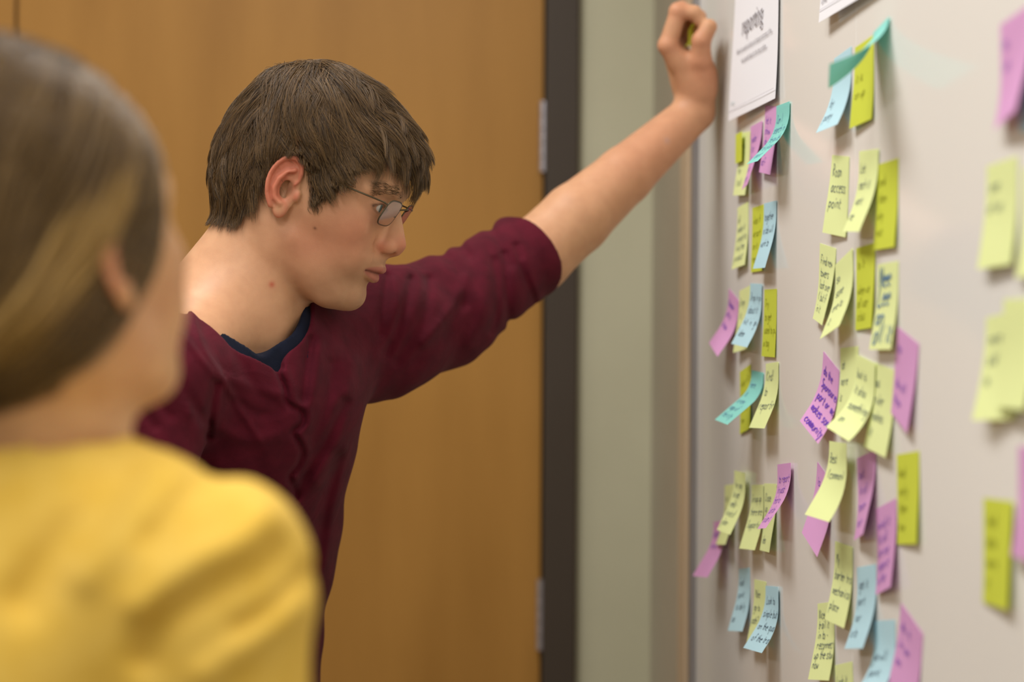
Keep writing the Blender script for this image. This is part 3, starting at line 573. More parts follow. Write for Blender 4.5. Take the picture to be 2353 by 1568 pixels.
def brows(fr, side, seed=3, N_=520):
    r = np.random.RandomState(seed); c = spline([(.0885, .010, .0315), (.0845, .022, .0365), (.0730, .039, .0345), (.064, .047, .030)], 8)
    i = r.randint(0, len(c)-2, N_); t = r.rand(N_)[:, None]; p = c[i]*(1-t)+c[i+1]*t+r.normal(size=(N_, 3))*[.0006, .0006, .0016]
    for _ in range(4):
        G = np.stack([(face_f(p+np.eye(3)[j]*1e-3)-face_f(p-np.eye(3)[j]*1e-3))/2e-3 for j in range(3)], 1); p = p-G*face_f(p)[:, None]/np.maximum((G*G).sum(1), .2)[:, None]
    d = (c[-1]-c[0])/np.linalg.norm(c[-1]-c[0])+r.normal(size=(N_, 3))*.14; K_ = 4; out = []
    for k in range(K_): out.append(p+d*.0065*k/(K_-1)+np.array([.0008, .0003, .0003])*math.sin(k*1.05))
    out = np.stack(out, 1); out[..., 1] *= side; return out
def eye_parts(fr, root, look, iris=srgb(70, 90, 84), seed=0):
    for s_ in (-1, 1):
        c = to_world(fr, [(.0650, .031*s_, .0140)])[0]; R_ = .0122*fr[2]; z_ = look/np.linalg.norm(look)
        a = np.cross(z_, [0, 0, 1.]); a /= np.linalg.norm(a); b = np.cross(a, z_); V = []; Fc = []; col = []
        n, mm = 28, 24
        for i in range(mm+1):
            th = math.pi*i/mm*.62
            rr = R_*(1.045 if th < .42 else 1)
            for k in range(n):
                ph = 2*math.pi*k/n; V.append(c+rr*(math.cos(th)*z_+math.sin(th)*(math.cos(ph)*a+math.sin(ph)*b)))
                col.append((.004, .004, .004) if th < .19 else (iris[:3] if th < .47 else (.62, .56, .50)))
            if i:
                for k in range(n): Fc.append(((i-1)*n+k, (i-1)*n+(k+1) % n, i*n+(k+1) % n, i*n+k))
        m = bpy.data.materials.get('eye') or skin_mat('eye', .08); m.node_tree.nodes['Principled BSDF'].inputs['Subsurface Weight'].default_value = 0
        o = mesh('eye', V, Fc, m, root, col=np.array(col))
# ------------------------------------------------------------------ fold relief drawn on the cloth as height (metres) over the shirt front
def folds(strokes, x0, x1, y0, y1, h=2.):
    xs = np.arange(x0, x1, h); ys = np.arange(y0, y1, h); X, Y = np.meshgrid(xs, ys, indexing='ij'); H = np.zeros(X.shape)
    for pts, amp, wd in strokes:
        P_ = spline(pts, 5) if len(pts) > 2 else np.array(pts, float); d = np.full(X.shape, 1e9)
        for i in range(len(P_)-1):
            a = P_[i]; b = P_[i+1]; e = b-a; t = np.clip(((X-a[0])*e[0]+(Y-a[1])*e[1])/(e@e+1e-9), 0, 1)
            d = np.minimum(d, (X-a[0]-t*e[0])**2+(Y-a[1]-t*e[1])**2)
        H += amp*np.exp(-d/(wd*1.3)**2)
    g = Grid2.__new__(Grid2); g.x0, g.z0, g.h, g.v = x0, y0, h, H; return g
def pix(p):
    Y = np.maximum(p[:, 1], .2); a = p[:, 0]/Y*FPX; b = -(p[:, 2]-ZC)/Y*FPX
    return a+ROLL*b+CX, b-ROLL*a+CY
def nrm(v): v = np.asarray(v, float); return v/np.linalg.norm(v)
# ------------------------------------------------------------------ the man in the maroon shirt
HM = head_frame(Pt(682, 450, 2.229), -1, math.radians(-10), math.radians(20))
S_L, E_L, W_L = Pt(868, 768, 2.50), Pt(1226, 590, 2.69), Pt(1590, 252, 2.795)
S_R, E_R, W_R = Pt(345, 890, 2.16), Pt(300, 1420, 2.10), Pt(420, 1850, 2.02)
NB = Pt(540, 735, 2.31); NT = Pt(640, 575, 2.30)
T1, T2, T3 = Pt(565, 905, 2.34), Pt(520, 1250, 2.42), Pt(470, 1700, 2.48)
LT = nrm((S_L-S_R)*[1, 1, 0]); FT = np.array([LT[1], -LT[0], 0])
YH = 2.80
C1 = Pt(1012, 722, 2.585); C2 = Pt(1226, 574, 2.687)
def hp(x, y, dy=0.): return Pt(x, y, YH+dy)
MCP = [hp(1526, 100, -.040), hp(1530, 92, -.015), hp(1540, 98, .010), hp(1553, 110, .032)]
PIP = [hp(1549, 22, -.044), hp(1556, 17, -.016), hp(1566, 28, .008), hp(1576, 48, .028)]
DIP = [hp(1586, 25, -.046), hp(1597, 34, -.020), hp(1603, 52, .002), hp(1606, 74, .022)]
TIP = [hp(1600, 42, -.046), hp(1598, 62, -.022), hp(1597, 82, .000), hp(1598, 100, .020)]
TH = [hp(1606, 205, -.022), hp(1603, 135, -.040), hp(1603, 88, -.050), hp(1621, 56, -.052)]
WRU = nrm(np.array([.25, 1, 0]))
def hand_f(p):
    d = ecap(p, W_L, hp(1580, 185, -.004), .0205, .0225, WRU, 1.35)
    for i in range(4): d = smin(d, cone(p, hp(1583, 190, -.022+.014*i), MCP[i], .0150, [.0125, .0128, .0120, .0110][i]), .012)
    d = smin(d, cone(p, hp(1575, 190, 0), hp(1548, 125, 0), .019, .016), .012)
    d = smin(d, ell(p, hp(1612, 178, -.016), (.0165, .024, .030)), .012)
    d = smin(d, chain(p, TH[:2], [.0170, .0125], 0), .010)
    d = smin(d, chain(p, TH[1:3], [.0132, .0118]), .004); d = smin(d, chain(p, TH[2:], [.0120, .0100]), .003)
    fr_ = [(.0118, .0108, .0096, .0084), (.0114, .0104, .0092, .0080), (.0104, .0094, .0084, .0074), (.0094, .0084, .0076, .0068)]
    for i in range(4):
        f_ = chain(p, [MCP[i], PIP[i], DIP[i], TIP[i]], fr_[i], .003); d = smin(d, f_, .0035)
    d = smin(d, cone(p, hp(1552, 135, -.028), hp(1598, 138, -.034), .0125, .0120), .010)
    for c in (MCP[0], MCP[1], PIP[0]): d = smin(d, np.linalg.norm(p-c, axis=1)-.0108, .004)
    return d
def far_cull(p, c, r, fn):
    dc = np.linalg.norm(p-c, axis=1)-r; out = dc+.01; m = dc < .01
    if m.any(): out[m] = fn(p[m])
    return out
HC = to_world(HM, [(-.01, 0, .02)])[0]
def headw(p): return face_f(to_local(HM, p))*.9*HM[2]
def neck_f(p):
    d = ecap(p, to_world(HM, [(-.030, 0, -.030)])[0], NB, .056, .060, nrm(HM[1][1]), 1.02)
    d = smin(d, ecap(p, NB, Pt(520, 830, 2.33), .060, .085, LT, 1.25), .05)
    d = smin(d, cone(p, to_world(HM, [(-.022, -.050, -.040)])[0], Pt(622, 812, 2.27), .014, .010), .022)
    d = smin(d, cone(p, to_world(HM, [(-.022, .050, -.040)])[0], Pt(632, 800, 2.31), .014, .010), .022)
    d = smin(d, cone(p, to_world(HM, [(-.056, -.015, -.070)])[0], Pt(455, 715, 2.29), .026, .032), .03)
    return d
def arms_f(p):
    d = chain(p, [S_L, C1, E_L-(E_L-C1)*.25, E_L], [.048, .045, .041, .043], .01)
    a1 = E_L+(W_L-E_L)*.25; a2 = E_L+(W_L-E_L)*.55
    fo = chain(p, [E_L, a1+UP*.001, a2, W_L], [.0450, .0440, .0365, .0255], .006); d = smin(d, fo, .012)
    d = smin(d, cone(p, NB+LT*.02, S_L, .055, .052), .04)
    return d
def rarm_f(p):
    d = cone(p, S_R, E_R, .050, .042); d = smin(d, chain(p, [E_R, E_R+(W_R-E_R)*.3, W_R], [.042, .040, .026]), .02)
    v = nrm(W_R-E_R); sd = nrm(np.cross(v, [0, 1., 0])); K0 = W_R+v*.055; d = smin(d, ecap(p, W_R, K0, .022, .020, nrm(np.cross(sd, v)), 1.6), .02)
    u_ = nrm(np.cross(sd, v))
    for i in range(4):
        b = K0+u_*(.030-.020*i)+v*.02; d = smin(d, chain(p, [b, b+v*.035+sd*.006, b+v*.058+sd*.020, b+v*.066+sd*.034], [.0105, .0095, .0088, .0078]), .004)
    b = W_R+v*.02+u_*.03; d = smin(d, chain(p, [b, b+v*.035+u_*.022, b+v*.065+u_*.026+sd*.01], [.015, .012, .0095]), .008)
    d = smin(d, cone(p, NB-LT*.02, S_R, .055, .050), .04)
    return d
def man_f(p):
    d = far_cull(p, HC, .19, headw)
    d = smin(d, far_cull(p, NB+UP*.02, .27, neck_f), .012)
    a = np.minimum(arms_f(p), far_cull(p, hp(1575, 130), .14, hand_f)); m = a < .06
    hd = far_cull(p, hp(1575, 130), .14, hand_f); a = smin(arms_f(p), hd, .012)
    d = smin(d, a, .02)
    return smin(d, rarm_f(p), .02)
man = empty('person', (-.27, 2.42, 0)); tag(man, 'man in a maroon shirt and glasses leaning his raised fist on the whiteboard', 'person')
V, Q = sdf_mesh(man_f, (-.62, 1.85, .62), (.34, 3.0, 1.80), .0016)
q = to_local(HM, V); inh = np.linalg.norm(V-HC, axis=1) < .18
tint = np.tile(SK, (len(V), 1)); tint[inh] = head_tint(q[inh], tint[inh])
sp = poly_sdf(scalp_poly(), q[:, 0], q[:, 2]); tint = lmix(tint, lin(62, 44, 28), inh*np.clip(sp/.004+.3, 0, 1)*(np.abs(q[:, 1]) < .0765+.0*sp))
for cpt, rad, cc in ((to_world(HM, [(.0270, -.0655, -.0290)])[0], .0016, lin(92, 54, 40)), (Pt(637, 661, 2.22), .0032, lin(176, 74, 54)), (Pt(1527, 318, 2.74), .004, lin(176, 150, 140))):
    j = np.argmin(np.linalg.norm(V-cpt, axis=1)); tint = lmix(tint, cc, .8*gs(np.linalg.norm(V-V[j], axis=1), rad))
for c_ in MCP+PIP+[TH[1], TH[2]]: tint = lmix(tint, SKR, .5*gs(np.linalg.norm(V-c_, axis=1), .014))
tint = lmix(tint, SKP, .35*gs(np.linalg.norm(V-Pt(1500, 330, 2.72), axis=1), .09)); tint = lmix(tint, SKP, .5*gs(np.linalg.norm(V-Pt(1612, 170, 2.77), axis=1), .03))
mesh('body', V, Q, m_skin, man, col=tint)
GAZE = nrm(to_world(HM, [(1, .08, -.04)])[0]-HM[0]); eye_parts(HM, man, GAZE)
# hair
mh = hair_mat('brown_hair', srgb(42, 28, 13), srgb(118, 88, 48))
WH = np.array([-.055, .01, .128])
def flow_m(p, t):
    x, y, z = p.T; a = p-WH; a = a/np.maximum(np.linalg.norm(a, axis=1), .02)[:, None]
    g = np.array([.34, 0, -.94]); side = np.clip(np.abs(y)/.07, 0, 1); front = np.clip((x+.03)/.08, 0, 1); back = np.clip((-.02-x)/.05, 0, 1)
    v = a*(1.1-.5*t)+g*(.25+.9*t)*(.4+.6*side+.4*back)[:, None]+np.stack([front*.75+.2*(1-back), np.zeros_like(x), np.zeros_like(x)], 1)
    v[:, 1] -= .55*np.sign(y)*front*np.clip(z/.1, 0, 1)*t
    return v
def len_m(p):
    x, y, z = p.T; top = np.clip((z-.05)/.05, 0, 1); fr_ = np.clip((x-.02)/.05, 0, 1); nape = np.clip((-z-.01)/.05, 0, 1); sb = (z < .02)*(x > .0)
    ze = np.interp(x+.010*(x > .01), [-.12, -.09, -.06, -.048, -.040, .002, .008, .022, .030, .036, .064, .1], [-.056, -.059, -.054, -.040, .034, .036, -.006, -.010, .0265, .037, .050, .052])
    L_ = .046+.022*top+.014*fr_; lim = np.clip((z-ze)*1.12+.008, .009, .08); side = np.maximum(np.clip((np.abs(y)-.030)/.015, 0, 1), (x < -.05)*np.clip((.05-z)/.02, 0, 1))
    return L_*(1-side)+np.minimum(L_, lim)*side
def thick_m(p):
    x, y, z = p.T; return .0145+.007*np.clip((x-.03)/.04, 0, 1)+.004*np.clip((z-.08)/.05, 0, 1)-.008*np.clip(-z/.05, 0, 1)-.005*(x > 0)*np.clip((.03-z)/.03, 0, 1)
SP = scalp_poly()
MB = lambda p: smin(head_base(p), neck_f(to_world(HM, p)), .012)
hp_ = grow(HM, 24000, lambda q: poly_sdf(SP, q[:, 0], q[:, 2]) > np.random.RandomState(len(q)).rand(len(q))**2*.011-.002, flow_m, len_m, thick_m, K_=9, seed=4, clump=.60, ngd=900, jit=.19, head_base=MB)
# fringe: long strands from the front of the crown, over the brow and free at the tips
def flow_f(p, t): 
    v = np.tile([.9-.2*t, 0, .1-1.25*t], (len(p), 1)); v[:, 1] = .12*np.sign(p[:, 1])+.25-.2*t; return v
fr_ = grow(HM, 4200, lambda q: (q[:, 0] > .030) & (q[:, 2] > .078) & (q[:, 1] > -.05) & (poly_sdf(SP, q[:, 0], q[:, 2]) > -.004), flow_f, lambda p: .050+.014*np.clip((p[:, 2]-.08)/.04, 0, 1), lambda p: .0175+0*p[:, 0], K_=9, seed=9, clump=.75, ngd=110, jit=.10, root_lift=.010)
hairs('hair', world_paths(HM, np.concatenate([hp_, fr_])), .00020, mh, man)
for s_ in (-1, 1): hairs('eyebrow', world_paths(HM, brows(HM, s_, 3+s_)), .00009, mh, man)
# clothing
ms = cloth_mat('maroon_jersey', srgb(86, 20, 35), srgb(74, 17, 30), .30, 22)
mn = cloth_mat('navy_jersey', srgb(22, 26, 42), srgb(18, 22, 36), .1)
CUT = nrm(Pt(1240, 562, 2.695)-Pt(1185, 605, 2.66))
CV = -4.5
CO = Pt(1196, 592, 2.68)
FS = [([(637, 855), (656, 900), (661, 933), (694, 952), (697, 980), (677, 999), (689, 1023), (698, 1046), (689, 1075), (670, 1103), (680, 1127), (686, 1150)], -.007, 5),
 ([(652, 850), (672, 900), (680, 930), (710, 948), (712, 982), (694, 1003), (706, 1025), (712, 1050), (702, 1080), (686, 1104)], .004, 8),
 ([(715, 787), (703, 853), (698, 925)], -.007, 9), ([(765, 843), (750, 938), (727, 1008), (699, 1093)], -.006, 12), ([(735, 800), (728, 880), (716, 930)], .004, 10),
 ([(795, 930), (760, 1008), (713, 1089), (689, 1136)], -.008, 11), ([(812, 843), (800, 920), (770, 1030), (735, 1110)], .004, 14), ([(780, 1060), (750, 1180), (735, 1300)], -.006, 14), ([(800, 1040), (772, 1170), (752, 1300)], .004, 12),
 ([(888, 639), (882, 688), (874, 770)], -.006, 8), ([(943, 647), (931, 709), (890, 815)], -.007, 9), ([(984, 647), (972, 729), (915, 831)], -.007, 11), ([(1066, 639), (1058, 672), (1025, 729), (976, 790)], .005, 10),
 ([(1050, 700), (1020, 770), (960, 830)], -.004, 14), ([(1156, 586), (1164, 668), (1168, 740)], -.006, 8), ([(1184, 566), (1213, 647), (1229, 688)], -.005, 7), ([(1045, 555), (1074, 590)], -.006, 9), ([(1119, 525), (1135, 541), (1172, 607)], -.005, 8),
 ([(1000, 580), (1041, 607), (1062, 650), (1066, 700)], -.005, 9), ([(1100, 560), (1112, 640), (1108, 730), (1080, 790)], .004, 12), ([(1135, 600), (1142, 700), (1128, 760)], -.004, 8), ([(905, 650), (912, 700), (900, 780)], .0035, 8), ([(1200, 600), (1225, 660), (1235, 690)], .003, 6),
 ([(439, 720), (462, 796), (514, 881), (552, 947), (600, 1020)], .0035, 6), ([(406, 763), (453, 820), (500, 880)], .003, 6), ([(496, 890), (488, 940), (480, 1010)], -.006, 8), ([(510, 760), (560, 850), (590, 900), (640, 940)], -.0025, 10),
 ([(297, 900), (325, 945), (359, 990)], -.004, 8), ([(335, 890), (365, 930), (392, 965)], -.004, 8), ([(406, 853), (434, 919), (470, 975)], -.006, 10), ([(395, 800), (430, 900), (440, 960)], .003, 8), ([(540, 930), (600, 960), (650, 950)], -.003, 9), ([(520, 1000), (580, 1020), (640, 1010)], .003, 12), ([(530, 880), (600, 905), (650, 915)], .0025, 9)]
FM = folds(FS, 240, 1300, 480, 1420)
def torso(p, g=0.):
    d = ecap(p, T1, T2, .112+g, .103+g, LT, 1.42); d = smin(d, ecap(p, T2, T3, .103+g, .115+g, LT, 1.35), .03)
    d = smin(d, cone(p, NB-UP*.03, S_L, .058+g, .066+g), .04); d = smin(d, cone(p, NB-UP*.03, S_R, .060+g, .058+g), .04)
    return smin(d, cone(p, NB, T1, .062+g, .095+g), .05)
def on_surface(f, x, y, Y):
    for _ in range(60): Y += float(f(np.array([Pt(x, y, Y)]))[0])*.8
    return Pt(x, y, Y)
def shirt_f(p):
    d = torso(p, .002)
    d = smin(d, chain(p, [S_L, C1, C2, C2+CUT*.06], [.071, .064, .0515, .0500], .02), .035)
    d = smin(d, chain(p, [S_R, E_R, E_R+(W_R-E_R)*.35], [.060, .050, .045], .01), .035)
    d = d-CV*0
    u, v = pix(p); m = (u > 242) & (u < 1296) & (v > 482) & (v < 1416)
    rel = np.zeros(len(p)); rel[m] = .85*FM(u[m], v[m]); rip = .0010*np.sin(p[:, 2]*95+7*np.sin(p[:, 0]*23))*np.sin(p[:, 0]*60+p[:, 1]*40)
    d = d-rel*np.clip(1-np.abs(d)/.05, 0, 1)-rip*np.clip(1-np.abs(d)/.05, 0, 1)
    d = smax(d, (p-CO)@CUT, .002)                                            # cuff
    d = smax(d, T3[2]-.03-p[:, 2], .004)
    arm = np.minimum(cone(p, C1, E_L, .044, .0455), cone(p, E_L, E_L+(W_L-E_L)*.3, .0455, .0455))
    d = smax(d, -np.maximum(arm, -((p-CO)@CUT)-.018), .001)
    er = E_R+(W_R-E_R)*.33; vr = nrm(W_R-E_R); d = smax(d, np.where(np.linalg.norm(p-er, axis=1) < .09, (p-er)@vr, -1), .002)
    d = smax(d, -neck_hole(p), .003)
    return d
NC = Pt(556, 690, 2.262); VP = on_surface(torso, 640, 846, 1.9); VC = on_surface(torso, 598, 765, 1.9); UC = on_surface(torso, 585, 735, 1.9); UP_ = on_surface(torso, 606, 803, 1.9)
def neck_hole(p): return smin(ell(p, NC, (.075, .090, .080)), cone(p, VC, VP, .042, .007), .012)
shirt = None
V, Q = sdf_mesh(shirt_f, (-.62, 1.85, .88), (.12, 2.95, 1.62), .0024, slack=2.2)
shirt = mesh('shirt', V, Q, ms, man)
def under_f(p):
    d = torso(p, -.0035); d = smax(d, T1[2]-.02-p[:, 2], .004)
    return smax(d, -smin(ell(p, NC+np.array([0, 0, .004]), (.066, .080, .068)), cone(p, UC, UP_, .034, .008), .02), .002)
V, Q = sdf_mesh(under_f, (-.5, 1.9, 1.2), (.02, 2.8, 1.6), .003); mesh('undershirt', V, Q, mn, man)
# buttons of the placket
for bx, by in ((664, 880), (706, 965), (692, 1060)): pass
# trousers and shoes below the frame
mt = cloth_mat('dark_trousers', srgb(60, 56, 60), srgb(50, 46, 52), .15)
HPR, HPL = T3-LT*.085-UP*.02, T3+LT*.085-UP*.02
def legs_f(p, hips=(HPR, HPL), feet=None, w_=.085, ft=FT):
    d = None
    for hpp in hips:
        an = np.array([hpp[0]+.01, hpp[1], .10]); kn = (hpp+an)/2+ft*.02
        c = chain(p, [hpp, kn, an], [w_, .066, .055], .02); d = c if d is None else smin(d, c, .02)
    mid = (hips[0]+hips[1])/2; d = smin(d, ecap(p, mid+UP*.06, mid, .105, .105, nrm(hips[1]-hips[0]), 1.35), .03)
    return smax(smax(d, p[:, 2]-mid[2]-.09, .004), .06-p[:, 2], .003)
V, Q = sdf_mesh(legs_f, (-.75, 2.1, .02), (.0, 2.9, 1.05), .006); mesh('trousers', V, Q, mt, man)
m_shoe = mat('dark_leather', srgb(46, 38, 34), .45, .4)
def shoe(an, ft, par):
    a = np.array([an[0], an[1], .045]); V, Q = sdf_mesh(lambda p: smax(smin(smin(ecap(p, a-ft*.05, a+ft*.15, .042, .036, UP, 1.), cone(p, a+UP*.01, a+UP*.055, .042, .045), .02), ell(p, a+ft*.11, (.06, .06, .045)), .02), .001-p[:, 2], .003), (a[0]-.3, a[1]-.3, -.02), (a[0]+.3, a[1]+.3, .16), .005)
    mesh('shoe', V, Q, m_shoe, par)
for hpp in (HPR, HPL): shoe(hpp, FT, man)
# glasses: thin dark metal frame worn by the man
gl = empty('glasses', HM[0]+HM[1][0]*.08); tag(gl, 'thin dark metal glasses worn by the man in the maroon shirt', 'glasses')
m_rim = mat('gunmetal', srgb(92, 84, 66), .3, .5, Metallic=.85)
m_lens = mat('lens_glass', (.93, .88, .89, 1), .02, .5, Transmission_Weight=1.); m_lens.node_tree.nodes['Principled BSDF'].inputs['IOR'].default_value = 1.4
LC = .0335; 
def lens_pt(a, b, s_, dx=0.):
    """a across (out), b up, on the slightly wrapped and tilted lens face"""
    return (.0915-.10*abs(a+LC)*1.0+dx+b*.26, s_*(a+LC), .0120+b)
def lens_outline(s_, k=1., dx=0., n=40):
    out = []
    for i in range(n):
        t = 2*math.pi*i/n; c, s2 = math.cos(t), math.sin(t); r = (abs(c)**3.6+abs(s2)**3.6)**(-1/3.6)
        out.append(lens_pt((.0215*k*c*r), .0142*k*s2*r, s_, dx))
    return np.array(out)
for s_ in (-1, 1):
    o = to_world(HM, lens_outline(s_)); V, Fc = tube(np.concatenate([o, o[:1]]), .00075, 8, False); mesh('rim', V, Fc, m_rim, gl)
    f_, b_ = to_world(HM, lens_outline(s_, .985, .0008)), to_world(HM, lens_outline(s_, .985, -.0008)); n = len(f_)
    V = np.concatenate([f_, b_]); Fc = [tuple(range(n)), tuple(range(2*n-1, n-1, -1))]+[(i, n+i, n+(i+1) % n, (i+1) % n) for i in range(n)]
    if s_ < 0: Fc = [f[::-1] for f in Fc]
    nr = np.cross(V[1]-V[0], V[n//3]-V[0]); nr = nr if s_ > 0 else -nr
    if nr@(V[0]-V[n]) < 0: Fc = [f[::-1] for f in Fc]                  # faces must look outwards or the glass turns into a mirror
    lo = mesh('lens', V, Fc, m_lens, gl, smooth=False)
    tp = [lens_pt(.0208, .0085, s_), (.0875, s_*.0600, .0205), (.0840, s_*.0640, .0215), (.060, s_*.0690, .0225), (.030, s_*.0715, .0235), (.008, s_*.0730, .0240), (-.008, s_*.0735, .025), (-.020, s_*.0745, .016), (-.030, s_*.0720, .000)]
    V, Fc = tube(to_world(HM, spline(tp, 5)), .0009, 8); mesh('temple', V, Fc, m_rim, gl)
    V, Fc = tube(to_world(HM, spline([lens_pt(-.0205, -.001, s_), (.0865, s_*.0085, .009), (.0845, s_*.0082, .006)], 4)), .0006, 6); mesh('pad_arm', V, Fc, m_rim, gl)
V, Fc = tube(to_world(HM, spline([lens_pt(-.0200, .006, -1), (.0965, -.005, .0205), (.0970, 0, .0212), (.0965, .005, .0205), lens_pt(-.0200, .006, 1)], 5)), .0009, 8); mesh('bridge', V, Fc, m_rim, gl)
# lime pad held in the fist
a_, b_ = hp(1580, 84, -.028), hp(1592, 84, .012)
hn = empty('sticky_note', a_); tag(hn, 'lime sticky note crumpled inside the raised fist', 'sticky note', 'lime sticky notes held in the hand')
def crumple(A, B):
    return np.stack([a_[0]-.009+.020*A+.006*B+.010*B*B+.003*np.sin(B*7), a_[1]+.020*A+.006*np.sin(B*6), a_[2]-.011+.036*B+.004*np.sin(A*5)], -1)
g_ = np.linspace(0, 1, 10); A, B = np.meshgrid(g_, g_, indexing='ij'); Vt = crumple(A, B).reshape(-1, 3); Vb = Vt+np.array([.0006, 0, 0]); Fc = []
for i in range(9):
    for j in range(9): k = i*10+j; Fc += [(k, k+1, k+11, k+10), (100+k, 100+k+10, 100+k+11, 100+k+1)]
mesh('note_sheet', np.concatenate([Vt, Vb]), Fc, m_paper['lime'], hn)
# ------------------------------------------------------------------ the woman in the yellow shirt
HW = head_frame(Pt(288, 600, 1.245), -1, math.radians(56), math.radians(-12), .955)
WB = Pt(50, 1020, 1.30); WF = nrm([.5, .87, 0]); WL = np.array([-WF[1], WF[0], 0])
SR2 = Pt(482, 1340, 1.22); SL2 = SR2+WL*.31+np.array([0, 0, 0.])
ER2, WR2 = Pt(545, 2350, 1.24), Pt(640, 2800, 1.45)
EL2 = SL2+np.array([-.03, .0, -.27]); WL2 = EL2+np.array([.06, .18, -.12])
HC2 = to_world(HW, [(-.01, 0, .02)])[0]
TB1 = (SR2+SL2)/2-UP*.05; TB2 = TB1-UP*.26+WF*.01; TB3 = TB1-UP*.46
def wneck(p):
    d = cone(p, to_world(HW, [(-.025, 0, -.03)])[0], WB, .044, .052)
    return smin(d, cone(p, WB, (SR2+SL2)/2-UP*.02, .055, .075), .05)
def warm(p, S, E, W):
    d = chain(p, [S, E, E+(W-E)*.3, W], [.040, .036, .034, .022], .01); v = nrm(W-E); u_ = nrm(np.cross(v, UP)); n_ = np.cross(u_, v); K0 = W+v*.05
    d = smin(d, ecap(p, W, K0, .019, .017, u_, 1.7), .015)
    for i in range(4):
        b = K0+u_*(.026-.017*i)+v*.015; d = smin(d, chain(p, [b, b+v*.032-n_*.004, b+v*.052-n_*.012, b+v*.064-n_*.022], [.0088, .008, .0074, .0066]), .003)
    b = W+v*.02+u_*.024; return smin(d, chain(p, [b, b+v*.03+u_*.022, b+v*.058+u_*.026], [.013, .010, .008]), .008)
def woman_f(p):
    d = far_cull(p, HC2, .185, lambda q: face_f(to_local(HW, q))*.9*HW[2]); d = smin(d, wneck(p), .02)
    d = smin(d, cone(p, (SR2+SL2)/2, SR2, .05, .042), .03); d = smin(d, cone(p, (SR2+SL2)/2, SL2, .05, .042), .03)
    return smin(d, smin(warm(p, SR2, ER2, WR2), warm(p, SL2, EL2, WL2), .01), .015)
wom = empty('person', (TB3[0], TB3[1], 0)); tag(wom, 'woman in a yellow shirt with tied back light brown hair, blurred in front', 'person')
V, Q = sdf_mesh(woman_f, (-.72, 1.0, .68), (.12, 1.95, 1.62), .003)
q = to_local(HW, V); inh = np.linalg.norm(V-HC2, axis=1) < .17
SKW = lin(212, 166, 118); tint = np.tile(SKW, (len(V), 1)); tn = head_tint(q, tint); tint[inh] = tn[inh]*.6+tint[inh]*.4
def scalp_w(): return [(.082, .080), (.066, .058), (.056, .034), (.044, .010), (.036, -.006), (.026, -.004), (.012, .012), (.004, .026), (-.008, .036), (-.022, .039), (-.036, .031), (-.0435, .010),
    (-.041, -.012), (-.040, -.034), (-.044, -.075), (-.080, -.085), (-.14, -.07), (-.15, .1), (-.08, .17), (.02, .17), (.09, .11)]
SPW = scalp_w(); sp = poly_sdf(SPW, q[:, 0], q[:, 2]); tint = lmix(tint, lin(92, 66, 34), inh*np.clip(sp/.004+.3, 0, 1)*(np.abs(q[:, 1]) < .0765))
mesh('body', V, Q, m_skin, wom, col=tint); eye_parts(HW, wom, HW[1][0])
mhw = hair_mat('light_brown_hair', srgb(74, 52, 24), srgb(132, 104, 60), .4)
mhl = hair_mat('blond_streak_hair', srgb(140, 108, 52), srgb(184, 148, 82), .4)
TIE = np.array([-.100, 0, -.075])
def flow_w(p, t):
    a = TIE-p; n_ = np.linalg.norm(a, axis=1); v = a/np.maximum(n_, .02)[:, None]
    v[:, 2] += .25*(p[:, 2] > .03)*(1-t)*(p[:, 0] > 0); return v
def flow_s(p, t):
    v = np.array([-.105, 0, -.050])-p; return v/np.maximum(np.linalg.norm(v, axis=1), .02)[:, None]
def len_w(p): return np.clip(np.linalg.norm(TIE-p, axis=1)*1.12, .03, .26)
WBN = with_neck(HW, (-.025, 0, -.03), WB, .0455/.955, .053/.955)
W1 = grow(HW, 10000, lambda q: poly_sdf(SPW, q[:, 0], q[:, 2]) > 0, flow_w, len_w, lambda p: .0145+.008*np.clip((p[:, 2]-.04)/.06, 0, 1), K_=14, seed=21, clump=.35, ngd=200, jit=.05, head_base=WBN)
hairs('hair', world_paths(HW, W1), .0005, mhw, wom)
W2 = grow(HW, 600, lambda q: (q[:, 0] > -.01) & (q[:, 0] < .045) & (np.abs(q[:, 1]) > .035) & (np.abs(q[:, 2]-(.078+.25*q[:, 0])) < .008), flow_s, len_w, lambda p: .0215+0*p[:, 0], K_=14, seed=22, clump=.5, ngd=30, jit=.04)
hairs('hair_streak', world_paths(HW, W2), .0006, mhl, wom)
# the low bun
r_ = np.random.RandomState(5); NBN = 2200; th = r_.rand(NBN)*6.28; K_ = 14; out = []
BC = np.array([-.112, 0, -.082])
for k in range(K_):
    a = th+k/(K_-1)*3.6; rr = .024+.016*np.sin(th*7+k*.15); ph = r_.rand(NBN)*0+th*5
    out.append(BC+np.stack([.020*np.cos(ph+.35*k)*np.ones(NBN)-.004, (.022+.014*np.sin(ph+.35*k))*np.cos(a), (.026+.014*np.sin(ph+.35*k))*np.sin(a)], 1))
hairs('hair_bun', world_paths(HW, np.stack(out, 1)), .0006, mhw, wom)
Vb_, Qb_ = sdf_mesh(lambda p: ell(p, to_world(HW, [BC])[0], (.030, .030, .032)), HW[0]-.25, HW[0]+.25, .004)
mesh('bun_core', Vb_, Qb_, mat('bun_core', srgb(70, 48, 24), .6, .3), wom)
my = cloth_mat('yellow_jersey', srgb(224, 186, 86), srgb(218, 178, 74), .15, 14)
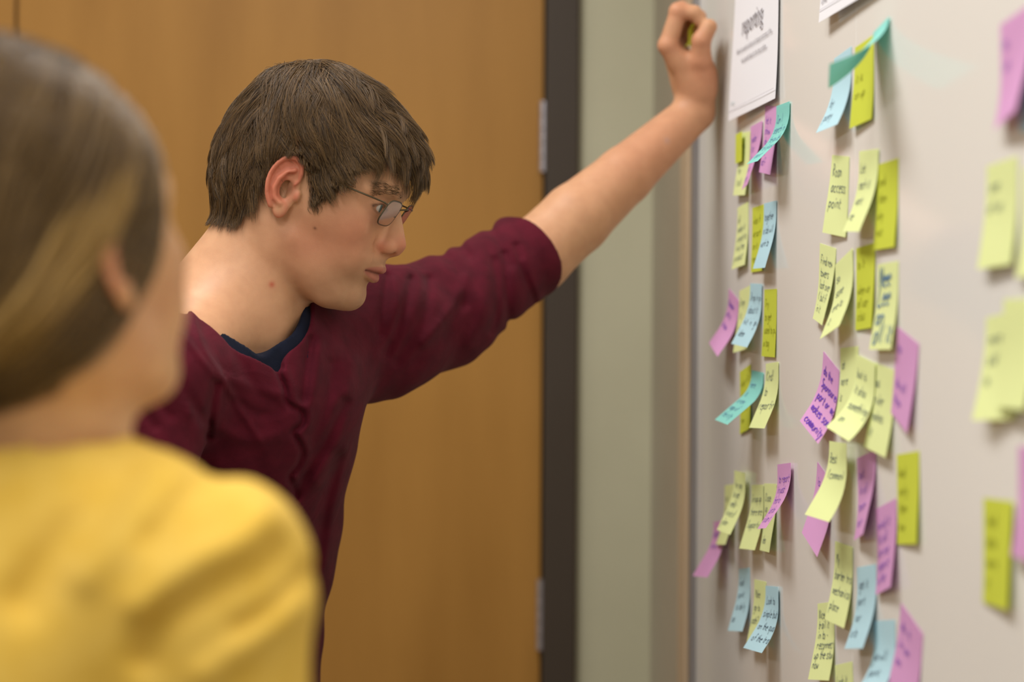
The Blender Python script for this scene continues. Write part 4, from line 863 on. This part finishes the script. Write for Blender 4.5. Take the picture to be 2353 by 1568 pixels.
FW = folds([([(520, 1080), (490, 1110), (426, 1180), (366, 1250)], -.006, 30), ([(610, 1200), (560, 1250), (447, 1305), (332, 1403)], .009, 30), ([(640, 1280), (600, 1310), (490, 1369), (383, 1432), (350, 1520)], -.009, 30),
  ([(270, 1100), (220, 1190), (149, 1262), (64, 1390)], -.009, 40), ([(380, 1090), (300, 1200), (200, 1330)], .006, 36), ([(690, 1400), (600, 1470), (480, 1560)], .007, 26), ([(0, 1082), (85, 1058), (160, 1034), (260, 1020)], -.004, 12), ([(700, 1320), (640, 1400), (560, 1450)], -.006, 20)], -40, 800, 960, 1640, 4.)
WNC = Pt(70, 925, 1.30)
def wshirt_f(p):
    d = ecap(p, TB1, TB2, .092, .090, WL, 1.5); d = smin(d, ecap(p, TB2, TB3, .090, .10, WL, 1.5), .03)
    mid = (SR2+SL2)/2
    d = smin(d, cone(p, mid+UP*.038, SR2, .062, .0565), .045); d = smin(d, cone(p, mid+UP*.038, SL2, .062, .0565), .045); d = smin(d, cone(p, WB-UP*.01, mid, .058, .075), .04)
    d = smin(d, cone(p, SR2, SR2+(ER2-SR2)*.75, .0565, .052), .02); d = smin(d, cone(p, SL2, SL2+(EL2-SL2)*.75, .0565, .052), .02)
    u, v = pix(p); m = (u > -30) & (u < 780) & (v > 970) & (v < 1620); rel = np.zeros(len(p)); rel[m] = FW(u[m], v[m]); d = d-rel*np.clip(1-np.abs(d)/.06, 0, 1)
    d = smax(d, -ell(p, WNC, (.082, .084, .054)), .003)
    for S, E in ((SR2, ER2), (SL2, EL2)):
        c = S+(E-S)*.72; v_ = nrm(E-S); d = smax(d, np.where(np.linalg.norm(p-c, axis=1) < .085, (p-c)@v_, -1), .002)
    return smax(d, TB3[2]-.04-p[:, 2], .004)
V, Q = sdf_mesh(wshirt_f, (-.75, 1.0, .70), (.05, 1.75, 1.50), .0036, slack=2.6); mesh('shirt', V, Q, my, wom)
mj = cloth_mat('blue_jeans', srgb(64, 76, 100), srgb(52, 64, 88), .15)
hr, hl = TB3-WL*.085-UP*.03, TB3+WL*.085-UP*.03
V, Q = sdf_mesh(lambda p: legs_f(p, (hr, hl), None, .08, WF), (-.75, 1.0, .02), (.0, 1.8, 1.0), .006); mesh('jeans', V, Q, mj, wom)
for hpp in (hr, hl): shoe(hpp, WF, wom)
